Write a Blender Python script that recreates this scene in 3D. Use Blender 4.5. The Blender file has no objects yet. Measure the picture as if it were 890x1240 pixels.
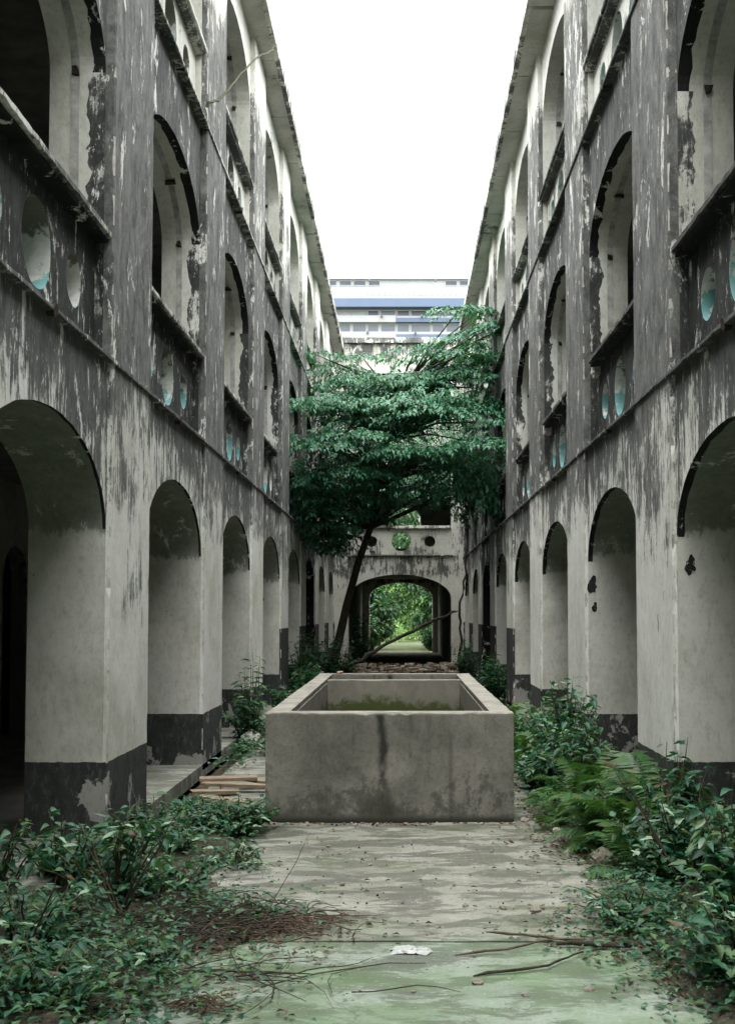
import bpy, bmesh, math, random
import numpy as np
from mathutils import Vector, Matrix, noise
R = math.radians
rnd = random.Random(7)
sc = bpy.context.scene
COL = sc.collection

# ------------------------------------------------------------------ camera
F, PCX, PITCH = 1430.0, 486.0, R(2.9)
PCY = 743 - F * math.tan(PITCH)
cam = bpy.data.cameras.new('camera')
cam.sensor_fit = 'VERTICAL'; cam.sensor_height = 36; cam.sensor_width = 36 * 890 / 1240
cam.lens = F / 1240 * 36
cam.shift_x = (445 - PCX) / 1240
cam.shift_y = (PCY - 620) / 1240
cam.clip_start = .05; cam.clip_end = 2000
co = bpy.data.objects.new('camera', cam); COL.objects.link(co)
co.location = (0, 0, 1.6); co.rotation_euler = (R(90) + PITCH, 0, 0)
sc.camera = co

# ------------------------------------------------------------------ sky, sun, exposure
SUN_EL, SUN_AZ = R(76), R(200)
w = bpy.data.worlds.new('World'); sc.world = w; w.use_nodes = True
nt = w.node_tree; nt.nodes.clear()
def wn(t, **k):
    n = nt.nodes.new(t)
    for a, b in k.items(): setattr(n, a, b)
    return n
sky = wn('ShaderNodeTexSky', sky_type='NISHITA', sun_disc=False)
sky.sun_elevation = SUN_EL; sky.sun_rotation = SUN_AZ
tc = wn('ShaderNodeTexCoord'); sep = wn('ShaderNodeSeparateXYZ')
nt.links.new(tc.outputs['Generated'], sep.inputs[0])
cl = wn('ShaderNodeMapRange'); cl.inputs[1].default_value = 0; cl.inputs[2].default_value = 1
cl.inputs[3].default_value = 7.2; cl.inputs[4].default_value = 20.0      # overcast: zenith brighter than horizon
nt.links.new(sep.outputs[2], cl.inputs[0])
cn = wn('ShaderNodeTexNoise'); cn.inputs['Scale'].default_value = 1.6; cn.inputs['Detail'].default_value = 4
nt.links.new(tc.outputs['Generated'], cn.inputs['Vector'])
cm = wn('ShaderNodeMapRange'); cm.inputs[1].default_value = .3; cm.inputs[2].default_value = .7
cm.inputs[3].default_value = .96; cm.inputs[4].default_value = 1.04
nt.links.new(cn.outputs[0], cm.inputs[0])
mu = wn('ShaderNodeMath', operation='MULTIPLY'); nt.links.new(cl.outputs[0], mu.inputs[0]); nt.links.new(cm.outputs[0], mu.inputs[1])
vm = wn('ShaderNodeVectorMath', operation='SCALE'); vm.inputs[0].default_value = (.985, 1.0, .99)
nt.links.new(mu.outputs[0], vm.inputs['Scale'])
mx = wn('ShaderNodeMixRGB'); mx.inputs[0].default_value = .93
nt.links.new(sky.outputs[0], mx.inputs[1]); nt.links.new(vm.outputs[0], mx.inputs[2])
bg = wn('ShaderNodeBackground'); bg.inputs[1].default_value = .1
nt.links.new(mx.outputs[0], bg.inputs[0])
wo = wn('ShaderNodeOutputWorld'); nt.links.new(bg.outputs[0], wo.inputs[0])
sl = bpy.data.lights.new('sun', 'SUN'); sl.energy = .6; sl.angle = R(30); sl.color = (1, .97, .93)
so = bpy.data.objects.new('sun', sl); COL.objects.link(so)
sdir = Vector((math.sin(SUN_AZ) * math.cos(SUN_EL), math.cos(SUN_AZ) * math.cos(SUN_EL), math.sin(SUN_EL)))
so.rotation_euler = sdir.to_track_quat('Z', 'Y').to_euler(); so.location = (0, -5, 30)
sc.view_settings.view_transform = 'Standard'; sc.view_settings.look = 'None'
sc.view_settings.gamma = 1; sc.view_settings.exposure = 2.22
sc.cycles.max_bounces = 8; sc.cycles.diffuse_bounces = 5

# ------------------------------------------------------------------ helpers
def props(o, label=None, cat=None, group=None, kind=None):
    if label: o['label'] = label
    if cat: o['category'] = cat
    if group: o['group'] = group
    if kind: o['kind'] = kind
    return o
def thing(name, label, cat, loc=(0, 0, 0), group=None, rot=None):
    o = bpy.data.objects.new(name, None); COL.objects.link(o); o.location = loc
    if rot: o.rotation_euler = rot
    o.empty_display_size = .1
    return props(o, label, cat, group)
def mesh(name, V, Fs, mats, mi=None, smooth=False, fix=True):
    me = bpy.data.meshes.new(name); me.from_pydata([tuple(v) for v in V], [], Fs)
    for m in (mats if isinstance(mats, (list, tuple)) else [mats]): me.materials.append(m)
    if mi is not None: me.polygons.foreach_set('material_index', mi)
    if fix:
        bm = bmesh.new(); bm.from_mesh(me); bmesh.ops.recalc_face_normals(bm, faces=bm.faces); bm.to_mesh(me); bm.free()
    if smooth: me.polygons.foreach_set('use_smooth', [True] * len(me.polygons))
    me.update(); return me
def put(name, me, parent=None, kind=None, label=None):
    """mesh given in world coordinates, hung under parent without moving"""
    o = bpy.data.objects.new(name, me); COL.objects.link(o)
    if parent:
        o.parent = parent
        if parent.type == 'EMPTY': o.location = -parent.location
    if kind: o['kind'] = kind
    if label: o['label'] = label
    return o
class MB:
    def __init__(s): s.V = []; s.F = []; s.M = []
    def add(s, V, Fs, m=0):
        n = len(s.V); s.V += [tuple(v) for v in V]; s.F += [tuple(i + n for i in f) for f in Fs]; s.M += [m] * len(Fs)
    def box(s, x0, x1, y0, y1, z0, z1, m=0, T=None, jit=0):
        V = [(x, y, z) for x in (x0, x1) for y in (y0, y1) for z in (z0, z1)]
        if jit: V = [tuple(c + rnd.uniform(-jit, jit) for c in v) for v in V]
        if T: V = [T(*v) for v in V]
        s.add(V, [(0, 1, 3, 2), (4, 6, 7, 5), (0, 4, 5, 1), (2, 3, 7, 6), (0, 2, 6, 4), (1, 5, 7, 3)], m)
    def tube(s, P, r, n=6, m=0):
        P = [Vector(p) for p in P]
        rr = r if isinstance(r, (list, tuple)) else [r] * len(P)
        V = []; up = Vector((0.13, 0.2, 1)).normalized()
        for i, p in enumerate(P):
            d = (P[min(i + 1, len(P) - 1)] - P[max(i - 1, 0)]).normalized()
            a = d.cross(up)
            if a.length < .1: a = d.cross(Vector((1, 0, 0)))
            a.normalize(); b = d.cross(a)
            for k in range(n):
                t = 2 * math.pi * k / n
                V.append(p + (a * math.cos(t) + b * math.sin(t)) * rr[i])
        Fs = [(i * n + k, i * n + (k + 1) % n, (i + 1) * n + (k + 1) % n, (i + 1) * n + k) for i in range(len(P) - 1) for k in range(n)]
        Fs += [tuple(range(n))[::-1], tuple((len(P) - 1) * n + k for k in range(n))]
        s.add(V, Fs, m)
    def obj(s, name, mats, parent=None, kind=None, label=None, smooth=False):
        return put(name, mesh(name, s.V, s.F, mats, s.M, smooth), parent, kind, label)

# ------------------------------------------------------------------ materials
class NT:
    def __init__(s, name):
        s.m = bpy.data.materials.new(name); s.m.use_nodes = True; s.t = s.m.node_tree
        s.b = s.t.nodes['Principled BSDF']
    def n(s, t, ins=None, **k):
        x = s.t.nodes.new(t)
        for a, b in k.items(): setattr(x, a, b)
        for a, b in (ins or {}).items():
            if hasattr(b, 'is_output') or isinstance(b, bpy.types.NodeSocket): s.t.links.new(b, x.inputs[a])
            else: x.inputs[a].default_value = b
        return x
    def math(s, op, a, b=0.0, clamp=False):
        return s.n('ShaderNodeMath', {0: a, 1: b}, operation=op, use_clamp=clamp).outputs[0]
    def co(s, sx=1, sy=1, sz=1, off=(0, 0, 0)):
        if not hasattr(s, 'tc'): s.tc = s.n('ShaderNodeTexCoord')
        return s.n('ShaderNodeMapping', {0: s.tc.outputs['Object'], 'Scale': (sx, sy, sz), 'Location': off}).outputs[0]
    def noise(s, vec, scale=1, detail=5, rough=.6, dist=0):
        return s.n('ShaderNodeTexNoise', {'Vector': vec, 'Scale': scale, 'Detail': detail, 'Roughness': rough, 'Distortion': dist}).outputs[0]
    def ramp(s, v, stops, interp='LINEAR'):
        r = s.n('ShaderNodeValToRGB', {0: v}); e = r.color_ramp; e.interpolation = interp
        while len(e.elements) < len(stops): e.elements.new(.5)
        for el, (p, c) in zip(e.elements, stops):
            el.position = p; el.color = (c, c, c, 1) if not isinstance(c, (tuple, list)) else (*c, 1)
        return r.outputs[0]
    def mix(s, f, a, b, mode='MIX'):
        if isinstance(a, tuple): a = (*a, 1)
        if isinstance(b, tuple): b = (*b, 1)
        return s.n('ShaderNodeMixRGB', {0: f, 1: a, 2: b}, blend_type=mode).outputs[0]
    def bump(s, h, strength=.4, dist=.01):
        b = s.n('ShaderNodeBump', {'Height': h, 'Strength': strength, 'Distance': dist})
        s.t.links.new(b.outputs[0], s.b.inputs['Normal'])
    def out(s, col, rough=.88):
        if isinstance(col, bpy.types.NodeSocket): s.t.links.new(col, s.b.inputs['Base Color'])
        else: s.b.inputs['Base Color'].default_value = (*col, 1)
        if isinstance(rough, bpy.types.NodeSocket): s.t.links.new(rough, s.b.inputs['Roughness'])
        else: s.b.inputs['Roughness'].default_value = rough
        s.b.inputs['Specular IOR Level'].default_value = .25
        return s.m

def grime(name, stops, base=(.79, .79, .74), dark=(.045, .048, .044), s1=1.9, s2=1.4, s3=1.5, plinth=None, fleck=.62,
          horiz=.5, blue=0, grey=(.16, .163, .155)):
    """plaster under mould: stops give how much mould, or painted shade on the jambs, sits at each height (m)"""
    k = NT(name); obj = k.co()
    z = k.n('ShaderNodeSeparateXYZ', {0: obj}).outputs[2]
    zz = k.math('DIVIDE', z, 12.0)
    A = k.ramp(zz, [(a / 12, b) for a, b in stops])
    low = k.noise(k.co(.45, .45, .7, (11, 4, 2)), 1, 3, .6)
    st = k.noise(k.co(5.2, 5.2, 1.15), 1, 10, .78, .6)
    fi = k.noise(k.co(21, 21, 2.1, (3, 1, 2)), 1, 7, .72, .4)
    pa = k.noise(k.co(1, 1, .8, (7, 3, 5)), 1.9, 8, .7, .2)
    m = k.math('ADD', A, k.math('MULTIPLY', k.math('SUBTRACT', st, .5), s1))
    m = k.math('ADD', m, k.math('MULTIPLY', k.math('SUBTRACT', fi, .5), s2))
    m = k.math('ADD', m, k.math('MULTIPLY', k.math('SUBTRACT', pa, .5), s3))
    m = k.math('ADD', m, k.math('MULTIPLY', k.math('SUBTRACT', low, .5), 1.5))
    grit = k.noise(k.co(26, 26, 12, (5, 5, 5)), 1, 8, .8)
    m = k.math('ADD', m, k.math('MULTIPLY', k.math('SUBTRACT', grit, .5), .95))
    mask = k.ramp(m, [(.41, 0), (.46, .35), (.52, .88), (.66, 1)])
    # clean plaster with brush marks, yellowing and small chips
    hz = k.noise(k.co(2.2, 2.2, 26), 1, 6, .7)
    bn = k.noise(obj, 2.3, 7, .65)
    bcol = k.mix(k.ramp(bn, [(.3, 0), (.7, 1)]), tuple(c * .88 for c in base), tuple(min(c * 1.08, .82) for c in base))
    bcol = k.mix(k.math('MULTIPLY', k.ramp(hz, [(.3, 0), (.72, 1)]), horiz * .55), bcol, tuple(c * .72 for c in base))
    chips = k.ramp(k.noise(k.co(6, 6, 3.2), 1.5, 8, .75), [(.655, 0), (.675, 1)])
    dp = k.noise(k.co(1, 1, .7, (6, 2, 9)), .9, 9, .72, .3)
    bcol = k.mix(1.0, bcol, k.ramp(dp, [(.36, (.70, .70, .64)), (.5, (.93, .93, .90)), (.62, (1, 1, 1))]), 'MULTIPLY')
    bcol = k.mix(k.math('MULTIPLY', chips, .75), bcol, (.10, .10, .09))
    # mould: grey film over black, with pale scratches where plaster flaked off
    dn = k.noise(k.co(5, 5, 2.6, (1, 5, 2)), 1, 12, .84, .4)
    dcol = k.mix(k.ramp(dn, [(.38, 0), (.5, .45), (.64, 1)]), dark, grey)
    fl = k.math('ADD', k.noise(k.co(13, 13, 5.5, (9, 2, 1)), 1, 10, .8, .3), k.math('MULTIPLY', k.math('SUBTRACT', pa, .5), .32))
    fm = k.ramp(fl, [(fleck, 0), (fleck + .035, 1)])
    dcol = k.mix(k.math('MULTIPLY', fm, .8), dcol, tuple(c * .85 for c in base))
    big = k.noise(k.co(4, 4, 1.6, (2, 2, 6)), 1.0, 8, .75, .5)
    dcol = k.mix(k.ramp(k.math('ADD', big, k.math('MULTIPLY', k.math('SUBTRACT', grit, .5), .25)), [(.585, 0), (.61, .9)]), dcol, tuple(c * .95 for c in base))
    col = k.mix(mask, bcol, dcol)
    col = k.mix(1.0, col, k.ramp(grit, [(.28, .62), (.5, .95), (.72, 1.0)]), 'MULTIPLY')
    if plinth:
        wob = k.math('ADD', z, k.math('MULTIPLY', k.math('SUBTRACT', k.noise(obj, 9, 4, .6), .5), .025))
        pm = k.math('LESS_THAN', wob, plinth)
        pn = k.noise(k.co(1, 1, 1, (4, 4, 4)), 3.1, 8, .62, .4)
        # black paint worn off more near the floor
        wear = k.math('ADD', pn, k.math('MULTIPLY', k.math('SUBTRACT', .34, z), .24))
        pc = k.mix(k.ramp(wear, [(.575, 0), (.59, 1)]), k.mix(k.ramp(dn, [(.35, 0), (.65, 1)]), (.014, .016, .015), (.05, .053, .05)), k.mix(bn, (.16, .16, .145), (.38, .37, .34)))
        pc = k.mix(k.math('MULTIPLY', k.ramp(grit, [(.52, 0), (.6, 1)]), .35), pc, (.13, .135, .125))
        col = k.mix(pm, col, pc)
    h = k.math('ADD', k.math('MULTIPLY', k.math('SUBTRACT', 1.0, mask), .5), k.math('MULTIPLY', k.noise(obj, 42, 8, .7), .5))
    h = k.math('SUBTRACT', h, k.math('MULTIPLY', chips, .8))
    k.bump(h, .55, .008)
    return k.out(col, .9)

def simple(name, c1, c2, scale=6, rough=.85, bump=.3, spec=None, stretch=(1, 1, 1)):
    k = NT(name); nz = k.noise(k.co(*stretch), scale, 7, .65)
    m = k.out(k.mix(k.ramp(nz, [(.32, 0), (.68, 1)]), c1, c2), rough); k.bump(k.noise(k.co(*stretch), scale * 4, 6, .7), bump, .01)
    if spec is not None: k.b.inputs['Specular IOR Level'].default_value = spec
    return m
GROUND_STOPS = [(0, .08), (1.7, .08), (2.1, .24), (2.6, .48), (3.0, .68), (3.3, .90)]
M = {}
M['wall0'] = grime('grimy_plaster_ground', GROUND_STOPS, plinth=.59)
M['wall0_tall'] = grime('grimy_plaster_tall_plinth', GROUND_STOPS, plinth=1.35)
UP = [(3.3, .80), (6.5, .88), (6.7, .2), (7.4, -.1), (8.6, -.25), (9.4, -.3)]
M['wall1'] = grime('mouldy_plaster_upper', UP, fleck=.63, s1=1.2, s2=1.0, s3=1.8, dark=(.020, .023, .021), grey=(.15, .155, .148))
M['pil'] = grime('mouldy_plaster_pilaster', [(0, .13), (1.9, .10), (2.3, .24), (2.8, .52), (3.3, .80), (3.6, .86), (4.2, .88), (7.5, .82), (8.2, .6), (8.9, .15), (9.5, -.2)],
                 plinth=.59, fleck=.635, s1=.9, s2=1.0, s3=1.3, dark=(.040, .043, .040), grey=(.24, .24, .225))
M['pil_tall'] = grime('mouldy_plaster_pilaster_tall_plinth', [(0, .13), (1.9, .10), (2.3, .24), (2.8, .52), (3.3, .80), (3.6, .86), (4.2, .88), (7.5, .82), (8.2, .6), (8.9, .15), (9.5, -.2)],
                 plinth=1.35, fleck=.635, s1=.9, s2=1.0, s3=1.3, dark=(.040, .043, .040), grey=(.24, .24, .225))
M['parapet1'] = grime('black_mould_parapet', [(3.3, .80), (3.7, .95), (4.1, 1.25)], fleck=.60, s1=1.5, s2=1.2, s3=1.6, dark=(.007, .009, .008), grey=(.06, .064, .06))
M['parapet2'] = grime('white_streaked_parapet', [(6.6, .42), (7.4, .26)], base=(.76, .76, .72), s1=1.2, s2=1.0)
M['jamb0'] = grime('scuffed_jamb_with_painted_shade', [(0, -.08), (2.02, -.04), (2.22, .62), (2.4, .8), (2.8, .85)], plinth=.59, s1=.6, s2=.5, s3=1.1, base=(.60, .595, .55), dark=(.17, .185, .15), grey=(.26, .28, .235))  # base toned down, dark above the springing: arch shade painted into the colour
M['jamb1'] = grime('pale_plaster_reveal', [(3.3, .1), (9, .1)], s1=1.0, s2=.5, s3=1.0, base=(.68, .68, .63))
M['peel'] = grime('peeling_white_over_mould', [(3, .66), (9, .62)], s1=.5, s2=1.0, s3=2.6, dark=(.02, .022, .02), grey=(.075, .078, .072), fleck=.62)
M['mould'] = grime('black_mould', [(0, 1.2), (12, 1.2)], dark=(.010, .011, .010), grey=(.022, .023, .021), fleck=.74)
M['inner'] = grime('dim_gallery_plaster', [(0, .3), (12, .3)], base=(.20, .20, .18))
M['scar'] = simple('scuffed_frame_line', (.22, .22, .20), (.5, .5, .46), 9)
M['gfloor'] = simple('dusty_gallery_floor', (.07, .068, .06), (.16, .155, .135), 3)
M['coping'] = grime('weathered_coping_plaster', [(3.3, .50), (9, .50)], s1=.6, s2=1.2, s3=2.2, base=(.7, .7, .65))
M['coping_dark'] = grime('blackened_coping_plaster', [(3.3, .78), (9, .78)], s1=.6, s2=1.4, s3=1.8, base=(.6, .6, .55), dark=(.03, .03, .028), grey=(.10, .10, .092))
M['soffit'] = grime('weathered_concrete_eave', [(8, .14), (10, .14)], base=(.55, .54, .50), s1=.5, s2=.3, s3=1.4)
M['turq'] = None
def turq():
    k = NT('flaking_hole_lining_shaded_top'); z = k.n('ShaderNodeSeparateXYZ', {0: k.co()}).outputs[2]
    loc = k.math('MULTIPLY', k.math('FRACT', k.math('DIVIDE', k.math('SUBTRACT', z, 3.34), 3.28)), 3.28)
    a = k.noise(k.co(), 5, 7, .7, .3); b = k.noise(k.co(1, 1, 1, (3, 3, 3)), 9, 8, .7)
    c = k.mix(k.ramp(b, [(.35, 0), (.65, 1)]), (.50, .50, .45), (.72, .73, .69))
    t = k.math('ADD', k.math('MULTIPLY', k.math('SUBTRACT', .40, loc), 1.4), k.math('MULTIPLY', k.math('SUBTRACT', a, .52), 2.6))
    c = k.mix(k.ramp(t, [(.05, 0), (.12, .85)]), c, (.10, .33, .33))
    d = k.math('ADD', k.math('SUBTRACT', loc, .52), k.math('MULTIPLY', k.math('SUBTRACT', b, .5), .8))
    c = k.mix(k.ramp(d, [(0, 0), (.07, .9)]), c, (.09, .075, .05))  # dark brown upper part is the hole's shade painted onto the lining
    k.bump(b, .5, .01); return k.out(c, .85)
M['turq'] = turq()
M['iron'] = simple('rusted_iron', (.016, .015, .013), (.055, .035, .022), 30)
M['brick'] = simple('exposed_brick_core', (.30, .16, .09), (.45, .33, .24), 14, .95, .8)
M['chip'] = simple('broken_plaster_edge', (.30, .28, .25), (.62, .60, .55), 18, .95, .8)
M['wood'] = simple('weathered_plank', (.13, .10, .07), (.36, .28, .19), 5, .85, .4, stretch=(2, 14, 10))
M['bark'] = simple('dark_bark', (.022, .019, .015), (.07, .06, .045), 18, .95, .8, stretch=(1, 1, .3))
M['twig'] = simple('dry_twig', (.04, .029, .021), (.15, .11, .08), 9, .95, .3)
M['stem'] = simple('green_brown_stem', (.03, .045, .02), (.08, .07, .035), 12)
M['rubble'] = simple('pale_rubble', (.16, .14, .11), (.44, .41, .35), 9, .95, .7)
M['bag'] = simple('white_plastic', (.30, .32, .30), (.50, .52, .50), 8, .35, .6, .5)
M['soil'] = simple('damp_soil', (.022, .018, .013), (.07, .055, .038), 4, .97, 1)
M['litter'] = simple('fallen_leaf', (.10, .055, .03), (.26, .17, .10), 3, .9, .2)
M['rock'] = simple('mossy_rock', (.16, .15, .11), (.34, .31, .25), 8, .95, .8)

def slab_mat(name, c_lo, c_hi, stain, moss, moss_amt, sx=1.0):
    k = NT(name); o = k.co(sx, 1.6, 1)
    big = k.noise(o, 1.5, 10, .72, .2); mid = k.noise(k.co(1.5 * sx, 3.2, 1, (3, 1, 0)), 1.5, 10, .72, .35); fine = k.noise(k.co(), 60, 6, .7)
    col = k.mix(k.ramp(big, [(.3, 0), (.7, 1)]), c_lo, c_hi)
    col = k.mix(k.ramp(mid, [(.475, 0), (.515, .7), (.66, 1)]), col, stain)
    col = k.mix(k.math('MULTIPLY', k.ramp(fine, [(.4, 0), (.75, 1)]), .5), col, tuple(c * .5 for c in c_lo))
    col = k.mix(k.math('MULTIPLY', k.ramp(k.noise(k.co(1, 1, 1, (8, 8, 0)), 70, 4, .6), [(.64, 0), (.70, 1)]), .8), col, (.5, .48, .43))
    mo = k.noise(k.co(1, 1.6, 1, (5, 9, 1)), 1.1, 8, .7, .3)
    col = k.mix(k.math('MULTIPLY', k.ramp(mo, [(.42, 0), (.62, 1)]), moss_amt), col, moss)
    yy = k.n('ShaderNodeSeparateXYZ', {0: k.co()}).outputs[1]
    al = k.math('ADD', k.math('MINIMUM', k.math('MULTIPLY', k.math('SUBTRACT', 6.2, yy), .8), .28), k.math('MULTIPLY', k.math('SUBTRACT', k.noise(k.co(1, 1.5, 1, (2, 7, 1)), 1.7, 9, .75, .3), .5), 3.6))   # algae creeping over the joint
    col = k.mix(k.math('MULTIPLY', k.ramp(al, [(0, 0), (.8, 1)]), .5), col, k.mix(k.ramp(mid, [(.4, 0), (.6, 1)]), (.20, .28, .19), (.07, .12, .05)))
    cr = k.n('ShaderNodeTexVoronoi', {'Vector': k.n('ShaderNodeMixRGB', {0: .3, 1: k.co(.55, .55, .55), 2: k.n('ShaderNodeTexNoise', {'Vector': k.co(), 'Scale': 3.0, 'Detail': 5.0}).outputs[1]}).outputs[0], 'Scale': 1.3}, feature='DISTANCE_TO_EDGE').outputs[0]
    col = k.mix(k.ramp(cr, [(.0, .5), (.004, 0)]), col, (.03, .028, .024))
    k.bump(k.math('ADD', k.math('MULTIPLY', big, .6), k.math('MULTIPLY', fine, .5)), .5, .012)
    return k.out(col, k.ramp(mid, [(.3, .92), (.7, .62)]))
M['court'] = slab_mat('stained_court_concrete', (.17, .168, .142), (.36, .36, .315), (.07, .07, .056), (.085, .11, .05), .45)
M['court_green'] = slab_mat('algae_tinted_concrete', (.17, .205, .172), (.335, .375, .325), (.08, .088, .067), (.08, .15, .045), .7)
M['walk'] = slab_mat('pale_walkway_concrete', (.22, .22, .19), (.36, .36, .32), (.09, .09, .075), (.09, .11, .06), .4)
def tank_mat():
    k = NT('tank_cement_render'); o = k.co()
    z = k.n('ShaderNodeSeparateXYZ', {0: o}).outputs[2]
    big = k.noise(o, 2.0, 8, .65, .3); mid = k.noise(k.co(1, 1, .8, (2, 6, 2)), 3.4, 10, .78, .2); fine = k.noise(o, 38, 9, .78)
    col = k.mix(k.ramp(big, [(.36, 0), (.64, 1)]), (.12, .118, .098), (.26, .25, .215))
    low = k.math('MULTIPLY', k.math('SUBTRACT', .30, z), .36)
    m = k.math('ADD', mid, low)
    col = k.mix(k.ramp(m, [(.50, 0), (.56, .55), (.72, .92)]), col, (.04, .04, .033))
    st = k.noise(k.co(9, 9, .5, (1, 1, 3)), 1, 6, .6)
    col = k.mix(k.math('MULTIPLY', k.ramp(st, [(.6, 0), (.68, 1)]), .45), col, (.05, .048, .042))
    # black water streak below the chipped notch in the rim
    x = k.n('ShaderNodeSeparateXYZ', {0: o}).outputs[0]
    sx = k.math('ABSOLUTE', k.math('ADD', x, k.math('ADD', .145, k.math('MULTIPLY', k.math('SUBTRACT', .5, k.noise(k.co(), 5, 4, .6)), .12))))
    sm = k.math('MULTIPLY', k.ramp(sx, [(.012, 1), (.05, 0)]), k.ramp(k.math('ADD', z, k.math('MULTIPLY', k.math('SUBTRACT', mid, .5), .9)), [(.30, 0), (.5, .9)]))
    col = k.mix(sm, col, (.018, .018, .015))
    col = k.mix(k.math('MULTIPLY', k.ramp(fine, [(.48, 0), (.68, 1)]), .6), col, (.06, .058, .048))
    col = k.mix(k.ramp(k.math('ADD', z, k.math('MULTIPLY', k.math('SUBTRACT', mid, .5), .12)), [(.015, .9), (.06, 0)]), col, (.02, .022, .016))
    top = k.ramp(z, [(.815, 0), (.832, .65)])  # rim painted lighter, as a highlight along the top edge
    col = k.mix(top, col, k.mix(k.ramp(mid, [(.4, 0), (.6, 1)]), (.40, .38, .33), (.20, .19, .16)))
    k.bump(k.math('ADD', mid, k.math('MULTIPLY', fine, .4)), .6, .012)
    return k.out(col, .88)
M['tank'] = tank_mat()
def tank_in():
    k = NT('mossy_tank_lining'); o = k.co(); z = k.n('ShaderNodeSeparateXYZ', {0: o}).outputs[2]
    n = k.noise(o, 4, 8, .7, .3)
    col = k.mix(k.ramp(n, [(.3, 0), (.7, 1)]), (.15, .14, .115), (.27, .255, .21))
    m = k.math('ADD', k.math('MULTIPLY', k.math('SUBTRACT', .62, z), 2.5), k.math('MULTIPLY', k.math('SUBTRACT', n, .5), 1.8))
    col = k.mix(k.ramp(m, [(0, 0), (.25, 1)]), col, k.mix(n, (.03, .05, .012), (.085, .10, .03)))
    return k.out(col, .85)
M['tank_in'] = tank_in()
k = NT('stagnant_water'); k.out((.02, .03, .015), .12); M['water'] = k.m
def leaf_mat(name, cols, trans=.25, rough=.5):
    k = NT(name)
    v = k.n('ShaderNodeAttribute', attribute_name='var').outputs['Fac']
    r = k.n('ShaderNodeObjectInfo').outputs['Random']
    f = k.math('FRACT', k.math('ADD', v, r))
    col = k.ramp(f, [(i / (len(cols) - 1), c) for i, c in enumerate(cols)])
    k.out(col, rough); k.b.inputs['Specular IOR Level'].default_value = .33
    tr = k.n('ShaderNodeBsdfTranslucent', {0: k.mix(1.0, col, (1.3, 1.5, .6), 'MULTIPLY')})
    ms = k.n('ShaderNodeMixShader', {0: trans, 1: k.b.outputs[0], 2: tr.outputs[0]})
    k.t.links.new(ms.outputs[0], k.t.nodes['Material Output'].inputs[0]); return k.m
M['leaf'] = leaf_mat('broad_leaf_green', [(.008, .048, .022), (.014, .08, .038), (.028, .12, .06), (.012, .066, .034), (.075, .14, .045), (.05, .16, .08)])
M['leaf_c'] = leaf_mat('creeper_leaf_green', [(.014, .085, .048), (.034, .14, .082), (.07, .21, .13), (.026, .115, .062), (.018, .09, .05), (.10, .20, .09)])
M['fern'] = leaf_mat('fern_green', [(.03, .10, .03), (.05, .13, .04), (.07, .15, .05), (.10, .13, .05)])
M['leaf_y'] = leaf_mat('garden_leaf_green', [(.025, .07, .03), (.045, .11, .045), (.018, .055, .022), (.07, .14, .055)], .3)
M['leaf_p'] = leaf_mat('haze_toned_garden_leaf', [(.16, .26, .10), (.22, .33, .15), (.12, .22, .08), (.26, .36, .18)], .4)  # pale tone paints in the hazy light beyond the passage
M['leaf_dry'] = leaf_mat('withered_leaf', [(.09, .055, .03), (.06, .04, .022), (.13, .08, .04)], .2)

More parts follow.
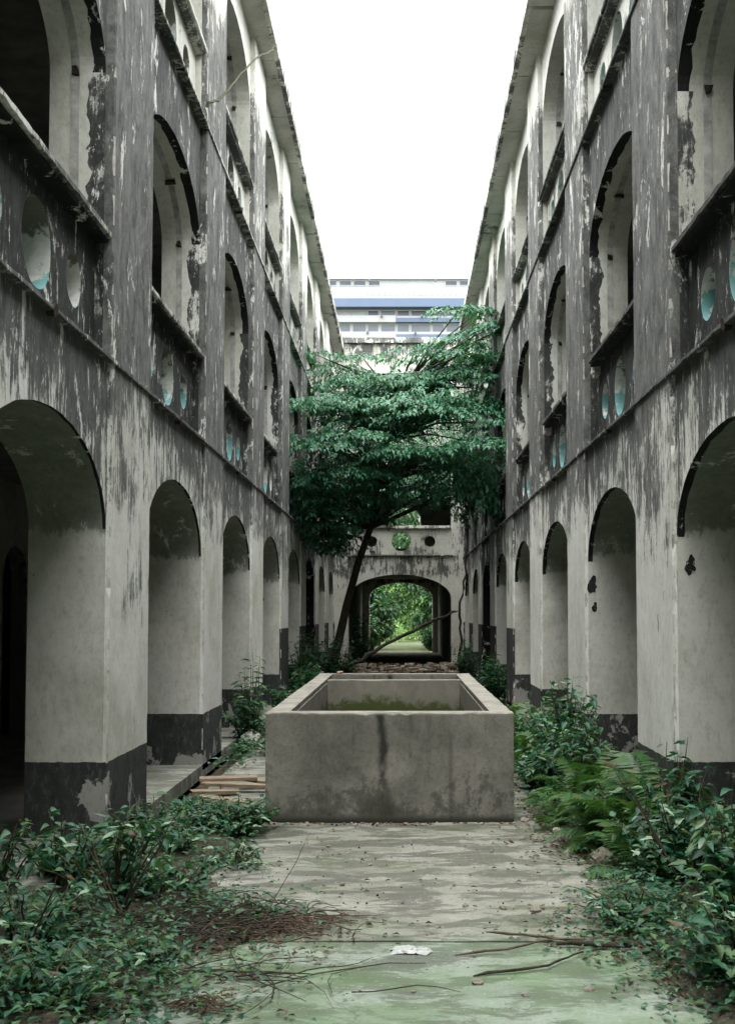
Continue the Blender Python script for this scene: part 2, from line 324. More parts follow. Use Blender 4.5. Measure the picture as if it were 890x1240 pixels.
# ------------------------------------------------------------------ the arcade kit
PIT = 3.87
def pil(k): return 8.1 + PIT * k, 9.38 + PIT * k
def arch_wall(T, u0, u1, z0, z1, a, b, zo, zs, za, d0, d1, band=.0, N=36, ragged=.004, seed=0, rect=False):
    """slab of wall with an arched opening; T maps (u, depth, z) to the place. slots: 0 face 1 reveal 2 mould 3 inner"""
    rg = random.Random(seed); mb = MB()
    c, hw, rise = (a + b) / 2, (b - a) / 2, za - zs
    arc = []
    for i in range(N + 1):
        t = math.pi - math.pi * i / N
        if rect: arc.append((a if i <= N / 2 else b, zs) if i in (0, N) else (a + (b - a) * i / N, zs))
        else: arc.append((c + hw * math.cos(t) , zs + rise * math.sin(t) + (rg.uniform(-ragged, ragged) if 0 < i < N else 0)))
    # top strips
    for d, m in ((d0, 0), (d1, 3)):
        for i in range(N):
            (ua, za_), (ub, zb_) = arc[i], arc[i + 1]
            mb.add([T(ua, d, za_), T(ub, d, zb_), T(ub, d, z1), T(ua, d, z1)], [(0, 1, 2, 3)], m)
        for p, q in ((u0, a), (b, u1)):
            if q - p > 1e-4:
                mb.add([T(p, d, z0), T(q, d, z0), T(q, d, zs), T(q, d, z1), T(p, d, z1)], [(0, 1, 2, 3, 4)], m)
        if zo > z0: mb.add([T(a, d, z0), T(b, d, z0), T(b, d, zo), T(a, d, zo)], [(0, 1, 2, 3)], m)
    bw = [band * (1 + .35 * noise.noise(Vector((seed, i * .5, 0))) + rg.uniform(-.08, .08)) + .001 for i in range(N + 1)]
    for i in range(N):
        (ua, za_), (ub, zb_) = arc[i], arc[i + 1]
        if band:
            mb.add([T(ua, d0, za_), T(ub, d0, zb_), T(ub, d0 + bw[i + 1], zb_), T(ua, d0 + bw[i], za_)], [(0, 1, 2, 3)], 2)
            e, g = bw[i], bw[i + 1]
        else: e = g = 0
        mb.add([T(ua, d0 + e, za_), T(ub, d0 + g, zb_), T(ub, d1, zb_), T(ua, d1, za_)], [(0, 1, 2, 3)], 1)
    for u in (a, b):
        if band < .06: mb.add([T(u, d0, zo), T(u, d1, zo), T(u, d1, zs), T(u, d0, zs)], [(0, 1, 2, 3)], 1); continue
        n = 60; ws = [d0 + .11 + .05 * noise.noise(Vector((seed, u, i * .12))) + .03 * noise.noise(Vector((seed, u, i * .6))) + rg.uniform(-.008, .008) for i in range(n + 1)]
        for i in range(n):
            za_, zb_ = zo + (zs - zo) * i / n, zo + (zs - zo) * (i + 1) / n
            mb.add([T(u, d0, za_), T(u, ws[i], za_), T(u, ws[i + 1], zb_), T(u, d0, zb_)], [(0, 1, 2, 3)], 4)
            mb.add([T(u, ws[i], za_), T(u, d1, za_), T(u, d1, zb_), T(u, ws[i + 1], zb_)], [(0, 1, 2, 3)], 1)
    if zo > z0: mb.add([T(a, d0, zo), T(b, d0, zo), T(b, d1, zo), T(a, d1, zo)], [(0, 1, 2, 3)], 1)
    for u in (u0, u1): mb.add([T(u, d0, z0), T(u, d1, z0), T(u, d1, z1), T(u, d0, z1)], [(0, 1, 2, 3)], 0)
    mb.add([T(u0, d0, z1), T(u1, d0, z1), T(u1, d1, z1), T(u0, d1, z1)], [(0, 1, 2, 3)], 0)
    return mb
def holed_panel(T, u0, u1, z0, z1, d0, d1, holes, seed=0):
    """parapet slab with round holes; slots 0 face, 1 hole lining"""
    mb = MB(); holes = sorted(holes); rg = random.Random(seed)
    cuts = [u0] + [(holes[i][0] + holes[i][2] + holes[i + 1][0] - holes[i + 1][2]) / 2 for i in range(len(holes) - 1)] + [u1]
    for j, (hu, hz, r) in enumerate(holes):
        ca, cb = cuts[j], cuts[j + 1]; n = 40
        cor = [math.atan2(z - hz, u - hu) % (2 * math.pi) for u in (ca, cb) for z in (z0, z1)]
        ang = sorted([2 * math.pi * i / n for i in range(n)] + cor)
        ci, re = [], []
        for t in ang:
            cu, s = math.cos(t), math.sin(t)
            rr = r * (1 + .05 * noise.noise(Vector((hu + cu, hz * 2 + s, seed))))
            ci.append((hu + rr * cu, hz + rr * s))
            L = min(((cb - hu) / cu) if cu > 1e-6 else 1e9, ((ca - hu) / cu) if cu < -1e-6 else 1e9,
                    ((z1 - hz) / s) if s > 1e-6 else 1e9, ((z0 - hz) / s) if s < -1e-6 else 1e9)
            re.append((hu + L * cu, hz + L * s))
        N = len(ang)
        for d in (d0, d1):
            for i in range(N):
                q = (i + 1) % N
                mb.add([T(ci[i][0], d, ci[i][1]), T(ci[q][0], d, ci[q][1]), T(re[q][0], d, re[q][1]), T(re[i][0], d, re[i][1])], [(0, 1, 2, 3)], 0)
        for i in range(N):
            q = (i + 1) % N
            mb.add([T(ci[i][0], d0, ci[i][1]), T(ci[q][0], d0, ci[q][1]), T(ci[q][0], d1, ci[q][1]), T(ci[i][0], d1, ci[i][1])], [(0, 1, 2, 3)], 1)
    return mb
def worn_box(T, u0, u1, d0, d1, z0, z1, seed=0, step=.12, cham=.012, along='z', edge=False):
    """long box whose two front edges (at d0) are chipped: chamfers vary along it"""
    rg = random.Random(seed); mb = MB()
    L0, L1 = (z0, z1) if along == 'z' else (u0, u1)
    n = max(2, int((L1 - L0) / step)); rows = []
    for i in range(n + 1):
        s = L0 + (L1 - L0) * i / n
        c1 = cham * rg.choice([.4, .5, .6, .8, 1, 1.8 if rg.random() < .25 else .7]); c2 = cham * rg.choice([.4, .5, .7, 1, 1.6 if rg.random() < .25 else .6])
        w1 = rg.uniform(-.003, .003)
        if along == 'z': rows.append([T(u0, d1, s), T(u0 + w1, d0 + c1, s), T(u0 + c1, d0, s), T(u1 - c2, d0, s), T(u1 + w1, d0 + c2, s), T(u1, d1, s)])
        else: rows.append([T(s, d1, z0), T(s, d0 + c1, z0 + w1), T(s, d0, z0 + c1), T(s, d0, z1 - c2), T(s, d0 + c2, z1 + w1), T(s, d1, z1)])
    V = [v for r in rows for v in r]; Fs = []; MI = []
    for i in range(n):
        for j in range(5): Fs.append((i * 6 + j, i * 6 + j + 1, i * 6 + 6 + j + 1, i * 6 + 6 + j)); MI.append(1 if edge and j in (1, 3) and noise.noise(Vector((seed, j, i * .35))) + rg.uniform(-.25, .25) > .08 else 0)
        Fs.append((i * 6 + 5, i * 6, i * 6 + 6, i * 6 + 11)); MI.append(0)
    Fs += [tuple(range(6))[::-1], tuple(n * 6 + j for j in range(6))]
    mb.add(V, Fs, 0); mb.M = MI + [0, 0]; return mb

def wing(sgn, X0, zk, label, seed, K0=-4, K1=7):
    T = lambda u, d, z: (sgn * (X0 + d), u, z * zk)
    root = thing('arcade_building', label, 'building', (sgn * (X0 + 3), 14, 0))
    WM1 = [M['wall1'], M['jamb1'], M['mould'], M['inner'], M['peel']]
    dark_bay = 5
    for k in range(K0, K1 + 2):
        y0, y1 = pil(k)
        if y0 < 35.5 :
            y1c = min(y1, 35.55)
            m = M['pil_tall'] if (k >= 3) else M['pil']
            if k == 4 : m2 = M['mould']
            g = worn_box(T, y0 + .01, y1c - .01, 0, .13, .02, 9.58, seed * 100 + k, .07, .016, edge=True)
            o = g.obj('pilaster', [m, M['chip']], root)
    for k in range(K0, K1 + 1):
        a, b = pil(k - 1)[1], pil(k)[0]                     # opening of this bay
        u0, u1 = a - .64, b + .64
        u1 = min(u1, 35.55)
        tall = k >= 4
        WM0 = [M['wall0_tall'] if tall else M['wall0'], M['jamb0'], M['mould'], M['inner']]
        s = seed * 1000 + k * 10
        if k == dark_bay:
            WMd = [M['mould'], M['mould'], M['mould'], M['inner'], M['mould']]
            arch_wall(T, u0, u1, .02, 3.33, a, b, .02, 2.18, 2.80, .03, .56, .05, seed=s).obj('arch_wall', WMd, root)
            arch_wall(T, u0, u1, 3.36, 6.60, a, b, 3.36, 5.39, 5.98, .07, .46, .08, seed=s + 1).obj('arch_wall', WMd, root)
        else:
            arch_wall(T, u0, u1, .02, 3.33, a, b, .02, 2.18, 2.80, .03, .56, .022 if sgn < 0 else .05, seed=s).obj('arch_wall', WM0, root)
            arch_wall(T, u0, u1, 3.36, 6.60, a, b, 3.36, 5.39, 5.98, .07, .46, .085, seed=s + 1).obj('arch_wall', WM1, root)
        arch_wall(T, u0, u1, 6.63, 9.6, a, b, 6.63, 8.50, 9.10, .07, .46, .0, seed=s + 2).obj('arch_wall', WM1, root)
        c = (a + b) / 2
        for f, (zb, zt, mat) in enumerate(((3.34, 4.17, M['parapet1']), (6.62, 7.38, M['parapet2']))):
            hz = zb + .43
            holes = [(c - .78, hz, .175), (c, hz, .275), (c + .78, hz, .175)]
            if f == 0 and k == dark_bay: mat = M['mould']
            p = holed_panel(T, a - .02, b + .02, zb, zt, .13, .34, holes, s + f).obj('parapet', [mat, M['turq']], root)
            # coping slab; some are broken short
            br = 0
            if sgn > 0 and f == 0 and k in (1, 2): br = .22
            if f == 0 and k in (3, 4): br = .5 if sgn < 0 else .3
            e1 = b - br if sgn > 0 or k > 2 else b
            cp = worn_box(T, a + .005, e1 - .005, .012, .37, zt + .035, zt + .085, s + 5 + f, .09, .012, 'u').obj('coping', M['coping'] if sgn < 0 else M['coping_dark'], root)
            worn_box(T, a + .006, e1 - .006, .035, .36, zt + .0, zt + .034, s + 7 + f, .09, .012, 'u').obj('coping_underside', M['mould'] if f == 0 else M['coping_dark'], cp)
            if br:
                q = MB()
                for i in range(5):
                    uu = e1 + rnd.uniform(-.03, .06); dd = rnd.uniform(.04, .14); r_ = rnd.uniform(.03, .06)
                    q.box(uu - r_, uu + r_, dd, dd + .12, zt - .02 - r_, zt + .03 + r_ * .5, 0, T=lambda u, d, z: T(u, d, z), jit=.02)
                q.obj('broken_end', M['chip'], cp)
            # drain spout stub at the floor line
            sp = MB(); P = [T(c - .1 + .05 * f, .16, zb + .03), T(c - .1 + .05 * f, -.02, zb + .0)]
            sp.tube(P, .04, 8); sp.obj('drain_spout', M['iron'], root)
            # groove strip left by the old screen frames, with rusty fixings
            zs = 5.39 if f == 0 else 8.5; za = zs + .59
            for uu, dirn in ((b, -1), (a, 1)):
                st = MB()
                st.box(uu - .006, uu + .006, .25, .31, zt + .1, zs, T=T)
                N = 9
                for i in range(N):
                    t0, t1 = (math.pi / 2) * i / N, (math.pi / 2) * (i + 1) / N
                    hw = (b - a) / 2
                    for (ta, tb) in ((t0, t1),):
                        ua, ub = c - dirn * hw * math.cos(ta), c - dirn * hw * math.cos(tb)
                        z_a, z_b = zs + (za - zs) * math.sin(ta) - .006, zs + (za - zs) * math.sin(tb) - .006
                        st.add([T(ua, .25, z_a), T(ub, .25, z_b), T(ub, .31, z_b), T(ua, .31, z_a)], [(0, 1, 2, 3)])
                st.obj('frame_scar', M['scar'], root)
                uu2 = uu + dirn * .01
                for (zf, cc) in ((zs, .035), (zt + .35, .03)):
                    fx = MB(); fx.box(uu2 - .02, uu2 + .02, 0.26, .26 + cc * 1.3, zf - cc * .7, zf + cc * .7, T=T, jit=.012); fx.obj('rusty_fixing', M['iron'], root)
                ti = math.pi * .3; ux = c - dirn * (b - a) / 2 * math.cos(ti); zx = zs + .59 * math.sin(ti) - .02
                fx = MB(); fx.box(ux - .035, ux + .035, .24, .32, zx - .012, zx + .012, T=T, jit=.015)
                fx.obj('rusty_fixing', M['iron'], root)
    Y0, Y1 = pil(K0 - 1)[1] - .6, 35.55
    # string courses
    for z in (3.33, 6.60):
        worn_box(T, Y0, Y1, -.018, .09, z - .0, z + .035, seed + int(z), .09, .010, 'u').obj('string_course', M['wall0'] if z < 4 else M['wall1'], root)
    # gallery floors, roof, back walls
    for nm, z0, z1, d0, d1, m in (('walkway', -.05, .08, .0, .57, M['walk']), ('gallery_floor', -.06, .075, .57, 6.0, M['gfloor']), ('gallery_floor', 3.2, 3.36, .14, 6.0, M['gfloor']), ('gallery_floor', 6.47, 6.63, .14, 6.0, M['gfloor']), ('roof_slab', 9.625, 9.74, -.20, 6.2, M['soffit'])):
        g = MB(); g.box(Y0, Y1, d0, d1, z0, z1, T=T) if 0 else g.add([T(u, d, z) for u in (Y0, Y1) for d in (d0, d1) for z in (z0, z1)], [(0, 1, 3, 2), (4, 6, 7, 5), (0, 4, 5, 1), (2, 3, 7, 6), (0, 2, 6, 4), (1, 5, 7, 3)])
        g.obj(nm, m, root)
    for f, zb in enumerate((.08, 3.36, 6.63)):
        for k in range(K0, K1 + 1):
            c = (pil(k - 1)[1] + pil(k)[0]) / 2
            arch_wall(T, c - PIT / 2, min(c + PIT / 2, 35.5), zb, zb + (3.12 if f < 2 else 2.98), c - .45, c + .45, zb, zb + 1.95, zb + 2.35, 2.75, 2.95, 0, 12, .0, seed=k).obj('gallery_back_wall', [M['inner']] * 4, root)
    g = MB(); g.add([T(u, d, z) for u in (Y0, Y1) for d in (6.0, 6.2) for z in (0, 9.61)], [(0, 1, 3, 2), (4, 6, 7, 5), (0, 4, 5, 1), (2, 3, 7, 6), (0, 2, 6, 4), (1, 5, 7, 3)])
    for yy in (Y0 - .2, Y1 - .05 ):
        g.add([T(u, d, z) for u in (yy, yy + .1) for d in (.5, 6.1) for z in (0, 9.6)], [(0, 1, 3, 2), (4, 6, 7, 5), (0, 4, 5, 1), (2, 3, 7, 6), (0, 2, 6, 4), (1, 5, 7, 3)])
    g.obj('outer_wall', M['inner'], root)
    # eaves: separate slabs with open joints and a downturned lip
    y = Y0; i = 0; rg = random.Random(seed)
    while y < Y1 - .3:
        L = min(1.935, Y1 - y); gap = .09 if rg.random() < .25 else .02
        ov = .24 if sgn < 0 else .26
        dz = rg.uniform(-.008, .008)
        e = worn_box(lambda u, d, z: T(u, d, z + dz), y + gap / 2, y + L - gap / 2, -ov, .20, 9.50, 9.61, seed + i, .16, .012, 'u').obj('eave_slab', M['soffit'], root)
        l = worn_box(lambda u, d, z: T(u, d, z + dz), y + .003, y + L - .003, -ov - .03, -ov + .04, 9.47, 9.66, seed + i + 50, .5, .004, 'u')
        l.obj('eave_lip', M['coping'], e)
        y += L; i += 1
    return root, T
left, TL = wing(-1, 2.0, 1.0, 'three storey arcaded block along the left of the court, black mould on white plaster', 3)
right, TR = wing(1, 1.86, .975, 'three storey arcaded block along the right of the court, broken coping ends and black mould', 11)

bk = thing('rear_light_blocker', 'unseen plain plastered block added behind the viewer to cut the light', 'building', (0, -12, 0))  # unseen block, added to keep light off the jambs and tank
arch_wall(lambda u, d, z: (u, -10.75 - d, z), -8, 8, 0, 9.8, -1.5, 1.5, 0, 2.1, 2.8, 0, .5, 0).obj('arch_wall', [M['wall0'], M['jamb0'], M['mould'], M['inner']], bk)

# brick exposed in the nearest right-hand parapet hole, half filled
c0 = (pil(-1)[1] + pil(0)[0]) / 2
g = MB()
for (uu, zz, w_, h_) in ((c0 + .70, 3.82, .12, .09), (c0 + .82, 3.83, .10, .09), (c0 + .76, 3.71, .2, .08)):
    g.box(uu - w_ / 2, uu + w_ / 2, .22, .33, zz - h_ / 2, zz + h_ / 2, T=TR, jit=.006)
g.obj('brick_infill', M['brick'], right)
# chipped patches on the piers
def chip(T, root, u, z, d, r, mat, n=23, face='d'):
    rg = random.Random(int(u * 100 + z * 10)); V = [(0, 0)]
    for i in range(n):
        t = 2 * math.pi * i / n; q = r * (.6 + .5 * noise.noise(Vector((1.3 * math.cos(t) + u, 1.3 * math.sin(t), z)))) * rg.uniform(.88, 1.1); V.append((q * math.cos(t) * .7, q * math.sin(t)))
    P = []
    for (p, s) in V:
        P.append(T(u + p, d, z + s) if face == 'd' else T(u, d + p, z + s))
    mb = MB(); mb.add(P, [(0, i + 1, (i + 1) % n + 1) for i in range(n)]); mb.obj('plaster_chip', mat, root)
chip(TR, right, pil(0)[0] - .004, 1.98, .12, .10, M['mould'], face='u')
chip(TR, right, pil(1)[0] - .004, 1.92, .07, .13, M['mould'], face='u')
chip(TR, right, pil(1)[0] - .004, 1.70, .09, .07, M['mould'], face='u')
chip(TR, right, pil(3)[0] + .5, .55, -.004, .12, M['mould'])
chip(TL, left, pil(3)[0] - .2, 1.85, .3, .09, M['mould'], face='u')

# ------------------------------------------------------------------ building closing the court
def end_building():
    YE = 35.6
    T = lambda u, d, z: (u, YE + d, z)
    root = thing('gatehouse_building', 'white plastered cross block closing the far end of the court, vaulted passage through it', 'building', (0, 42, 0))
    WM = [M['endw'], M['jamb0'], M['mould'], M['inner']]
    W = 5.5
    arch_wall(T, -W, W, .0, 3.33, -1.60, 1.50, 0, 2.05, 2.78, 0.02, .6, .05, seed=5).obj('arch_wall', WM, root)
    arch_wall(T, -W, W, 3.37, 6.6, -1.53, 1.50, 3.37, 6.10, 6.10, 0.02, .4, 0, seed=6, rect=True).obj('window_wall', WM, root)
    arch_wall(T, -W, W, 6.6, 9.8, -1.53, 1.5, 7.4, 8.9, 8.9, .02, .4, 0, seed=6, rect=True).obj('window_wall', WM, root)
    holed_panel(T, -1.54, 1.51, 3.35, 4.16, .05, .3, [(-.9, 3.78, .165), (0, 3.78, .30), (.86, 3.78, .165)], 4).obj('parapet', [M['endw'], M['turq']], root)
    worn_box(T, -1.52, 1.49, -.04, .33, 4.165, 4.25, 9, .12, .012, 'u').obj('coping', M['coping'], root)
    worn_box(T, -2.4, 2.4, -.05, .1, 3.33, 3.375, 9, .12, .01, 'u').obj('string_course', M['wall0'], root)
    for x0, x1 in ((-2.35, -1.62), (1.58, 2.3)):
        worn_box(T, x0, x1, -.06, .1, .0, 9.8, int(x0 * 10), .2, .012).obj('pilaster', M['endw'], root)
    worn_box(T, -W, W, -.12, .5, 9.81, 9.98, 3, .2, .015, 'u').obj('roof_parapet', M['roofp'], root)
    g = MB()
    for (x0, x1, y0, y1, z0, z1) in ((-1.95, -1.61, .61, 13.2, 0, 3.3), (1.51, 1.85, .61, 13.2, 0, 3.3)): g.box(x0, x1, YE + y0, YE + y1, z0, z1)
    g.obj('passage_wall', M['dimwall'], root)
    for z0, z1 in ((3.02, 3.32), (6.3, 6.58), (9.5, 9.79)):
        g = MB(); g.box(-W, W, YE + .42, YE + 13.2, z0, z1); g.obj('floor_slab', M['inner'], root)
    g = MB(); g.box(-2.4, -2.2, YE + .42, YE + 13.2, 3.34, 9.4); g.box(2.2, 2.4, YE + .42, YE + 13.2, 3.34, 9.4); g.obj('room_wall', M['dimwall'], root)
    Tb = lambda u, d, z: (u, YE + 13.2 + d, z)
    arch_wall(Tb, -W, W, 0, 3.3, -1.32, 1.28, 0, 2.25, 2.88, .01, .4, 0, seed=5).obj('rear_wall', WM, root)
    arch_wall(Tb, -W, W, 3.3, 6.6, -.55, .80, 4.3, 5.5, 6.0, .01, .3, 0, seed=5).obj('rear_wall', WM, root)
    arch_wall(Tb, -W, W, 6.6, 9.7, -.9, 1.1, 7.5, 8.5, 9.0, .01, .3, 0, seed=5).obj('rear_wall', WM, root)
M['endw'] = grime('streaked_white_end_wall', [(0, .20), (1.2, .05), (2.6, .16), (2.9, .5), (3.33, .52), (3.5, .38), (4.3, .22), (8.6, .12), (9.2, .35), (9.8, .75)], base=(.62, .61, .56))
M['roofp'] = grime('stained_roof_edge', [(9, .62), (12, .62)], s1=.6, s2=.4, s3=2.0)
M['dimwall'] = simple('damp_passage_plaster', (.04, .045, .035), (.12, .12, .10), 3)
end_building()

# ------------------------------------------------------------------ ground
def sheet(name, x0, x1, y0, y1, z0, z1, mat, label=None, n=1, warp=0):
    g = MB()
    if warp:
        nx, ny = max(2, int((x1 - x0) / .1)), max(2, int((y1 - y0) / .12))
        V = []
        for j in range(ny + 1):
            for i in range(nx + 1):
                x, y = x0 + (x1 - x0) * i / nx, y0 + (y1 - y0) * j / ny
                V.append((x, y, z1 + warp * noise.noise(Vector((x * .9, y * .9, 3))) + warp * .3 * noise.noise(Vector((x * 6, y * 6, 1)))))
        Fs = [(j * (nx + 1) + i, j * (nx + 1) + i + 1, (j + 1) * (nx + 1) + i + 1, (j + 1) * (nx + 1) + i) for j in range(ny) for i in range(nx)]
        g.add(V, Fs)
        edge = [i for i in range(nx + 1)] + [j * (nx + 1) + nx for j in range(1, ny + 1)] + [ny * (nx + 1) + i for i in range(nx - 1, -1, -1)] + [j * (nx + 1) for j in range(ny - 1, 0, -1)]
        n0 = len(g.V); g.V += [(V[e][0], V[e][1], z0) for e in edge]; L = len(edge)
        for i in range(L): g.F.append((edge[i], edge[(i + 1) % L], n0 + (i + 1) % L, n0 + i)); g.M.append(0)
    else: g.box(x0, x1, y0, y1, z0, z1)
    o = g.obj(name, mat); o['kind'] = 'structure'
    if label: o['label'] = label
    return o
g = MB(); g.add([(-400, -60, -.14), (400, -60, -.14), (400, 700, -.14), (-400, 700, -.14)], [(0, 1, 2, 3)])
gm = NT('earth_and_grass'); nn = gm.noise(gm.co(), .8, 8, .7); gm.out(gm.mix(gm.ramp(nn, [(.4, 0), (.6, 1)]), (.06, .05, .03), (.06, .10, .025)), .95)
o = g.obj('ground', gm.m); o['kind'] = 'structure'
sheet('court_pavement', -1.78, 1.62, 5.87, 27.5, -.13, 0, M['court'], warp=.012)
sheet('court_pavement', -1.78, 1.62, -10.7, 5.863, -.13, -.006, M['court_green'], warp=.008)
sheet('earth_strip', -1.99, -1.79, -10.7, 35.5, -.13, -.09, M['soil'])
sheet('earth_strip', 1.63, 1.85, -10.7, 35.5, -.13, -.05, M['soil'])
lit = NT('rubble_and_leaf_litter'); nn = lit.noise(lit.co(), 9, 9, .75); n2 = lit.noise(lit.co(1, 1, 1, (2, 2, 2)), 30, 5, .7)
lc = lit.mix(lit.ramp(nn, [(.35, 0), (.5, .5), (.62, 1)]), (.05, .04, .03), (.26, .22, .17)); lc = lit.mix(lit.ramp(n2, [(.55, 0), (.65, .7)]), lc, (.38, .35, .30))
lit.bump(nn, 1, .05); lit.out(lc, .95)
sheet('rubble_ground', -1.77, 1.61, 27.51, 35.59, -.13, .03, lit.m, warp=.05)
sheet('passage_floor', -1.6, 1.5, 35.62, 49.3, -.13, .0, M['soil'])

def drift(name, x0, x1, y0, y1, ex, seed, mat):
    """thin mound of dirt whose edge dies into the slab; ex(x, y) is its height before roughness"""
    nx, ny = int((x1 - x0) / .035), int((y1 - y0) / .045); V = []
    for j in range(ny + 1):
        for i in range(nx + 1):
            x, y = x0 + (x1 - x0) * i / nx, y0 + (y1 - y0) * j / ny; p = Vector((x, y, seed))
            V.append((x, y, ex(x, y) + .035 * noise.noise(p * 1.6) + .022 * noise.noise(p * 4.5) + .012 * noise.noise(p * 14)))
    Fs = [(j * (nx + 1) + i, j * (nx + 1) + i + 1, (j + 1) * (nx + 1) + i + 1, (j + 1) * (nx + 1) + i) for j in range(ny) for i in range(nx)]
    Fs = [f for f in Fs if max(V[q][2] for q in f) > -.016]
    o = put(name, mesh(name, V, Fs, mat, smooth=True)); o['kind'] = 'structure'; return o
dm = NT('dirt_with_leaf_crumbs'); na = dm.noise(dm.co(), 14, 9, .8); nb = dm.noise(dm.co(1, 1, 1, (4, 4, 4)), 45, 5, .7)
dc = dm.mix(dm.ramp(na, [(.36, 0), (.64, 1)]), (.022, .02, .015), (.11, .095, .068)); dc = dm.mix(dm.ramp(nb, [(.60, 0), (.64, .8)]), dc, (.24, .19, .13)); dc = dm.mix(dm.ramp(na, [(.5, 0), (.56, .5), (.6, 0)]), dc, (.05, .085, .03))
dm.bump(na, 1, .03); dm.out(dc, .96)
drift('soil_drift', -2.0, -.05, 4.6, 9.2, lambda x, y: .03 - .075 * max(0, (x + 1.35 - .55 * math.exp(-((y - 6.1) / .45) ** 2)) / .45), 1, dm.m)
drift('soil_drift', .6, 1.9, 4.6, 15.5, lambda x, y: .03 - .075 * max(0, ((1.25 if y > 8.8 else 1.3) - x) / .3), 5, dm.m)
# ------------------------------------------------------------------ concrete tank
def tank():
    root = thing('water_tank', 'long grey concrete water tank standing open in the middle of the court', 'tank', (-.09, 12.1, 0))
    x0, x1, y0, y1, h, t = -1.04, .86, 9.12, 15.1, .84, .17
    I = lambda u, d, z: (u, y0 + d, z)
    worn_box(I, x0, x1, 0, t, -.05, h, 1, .05, .014, 'u').obj('front_wall', M['tank'], root)
    worn_box(lambda u, d, z: (x0 + d, u, z), y0 + t, y1 - t, 0, t, -.05, h - .003, 2, .1, .01, 'u').obj('side_wall', M['tank'], root)
    worn_box(lambda u, d, z: (x1 - d, u, z), y0 + t, y1 - t, 0, t, -.05, h - .003, 3, .1, .01, 'u').obj('side_wall', M['tank'], root)
    worn_box(lambda u, d, z: (u, y1 - d, z), x0, x1, 0, t, -.05, h, 4, .1, .008, 'u').obj('back_wall', M['tank'], root)
    worn_box(lambda u, d, z: (u, 13.95 + d, z), x0 + t, x1 - t, 0, .13, -.05, h - .02, 4, .1, .008, 'u').obj('divider', M['tank_in'], root)
    g = MB(); g.box(x0 + t, x1 - t, y0 + t, y1 - t, .0, .06); g.obj('floor', M['tank_in'], root)
    g = MB(); g.box(x0 + t + .001, x1 - t - .001, y0 + t + .001, 13.94, .061, .22); g.obj('stagnant_water', M['water'], root)
    # thin lining skins inside, mossy
    g = MB(); g.box(x0 + t, x0 + t + .006, y0 + t + .01, 13.94, .1, h - .05); g.box(x1 - t - .006, x1 - t, y0 + t + .01, 13.94, .1, h - .05)
    g.obj('lining', M['tank_in'], root)
tank()

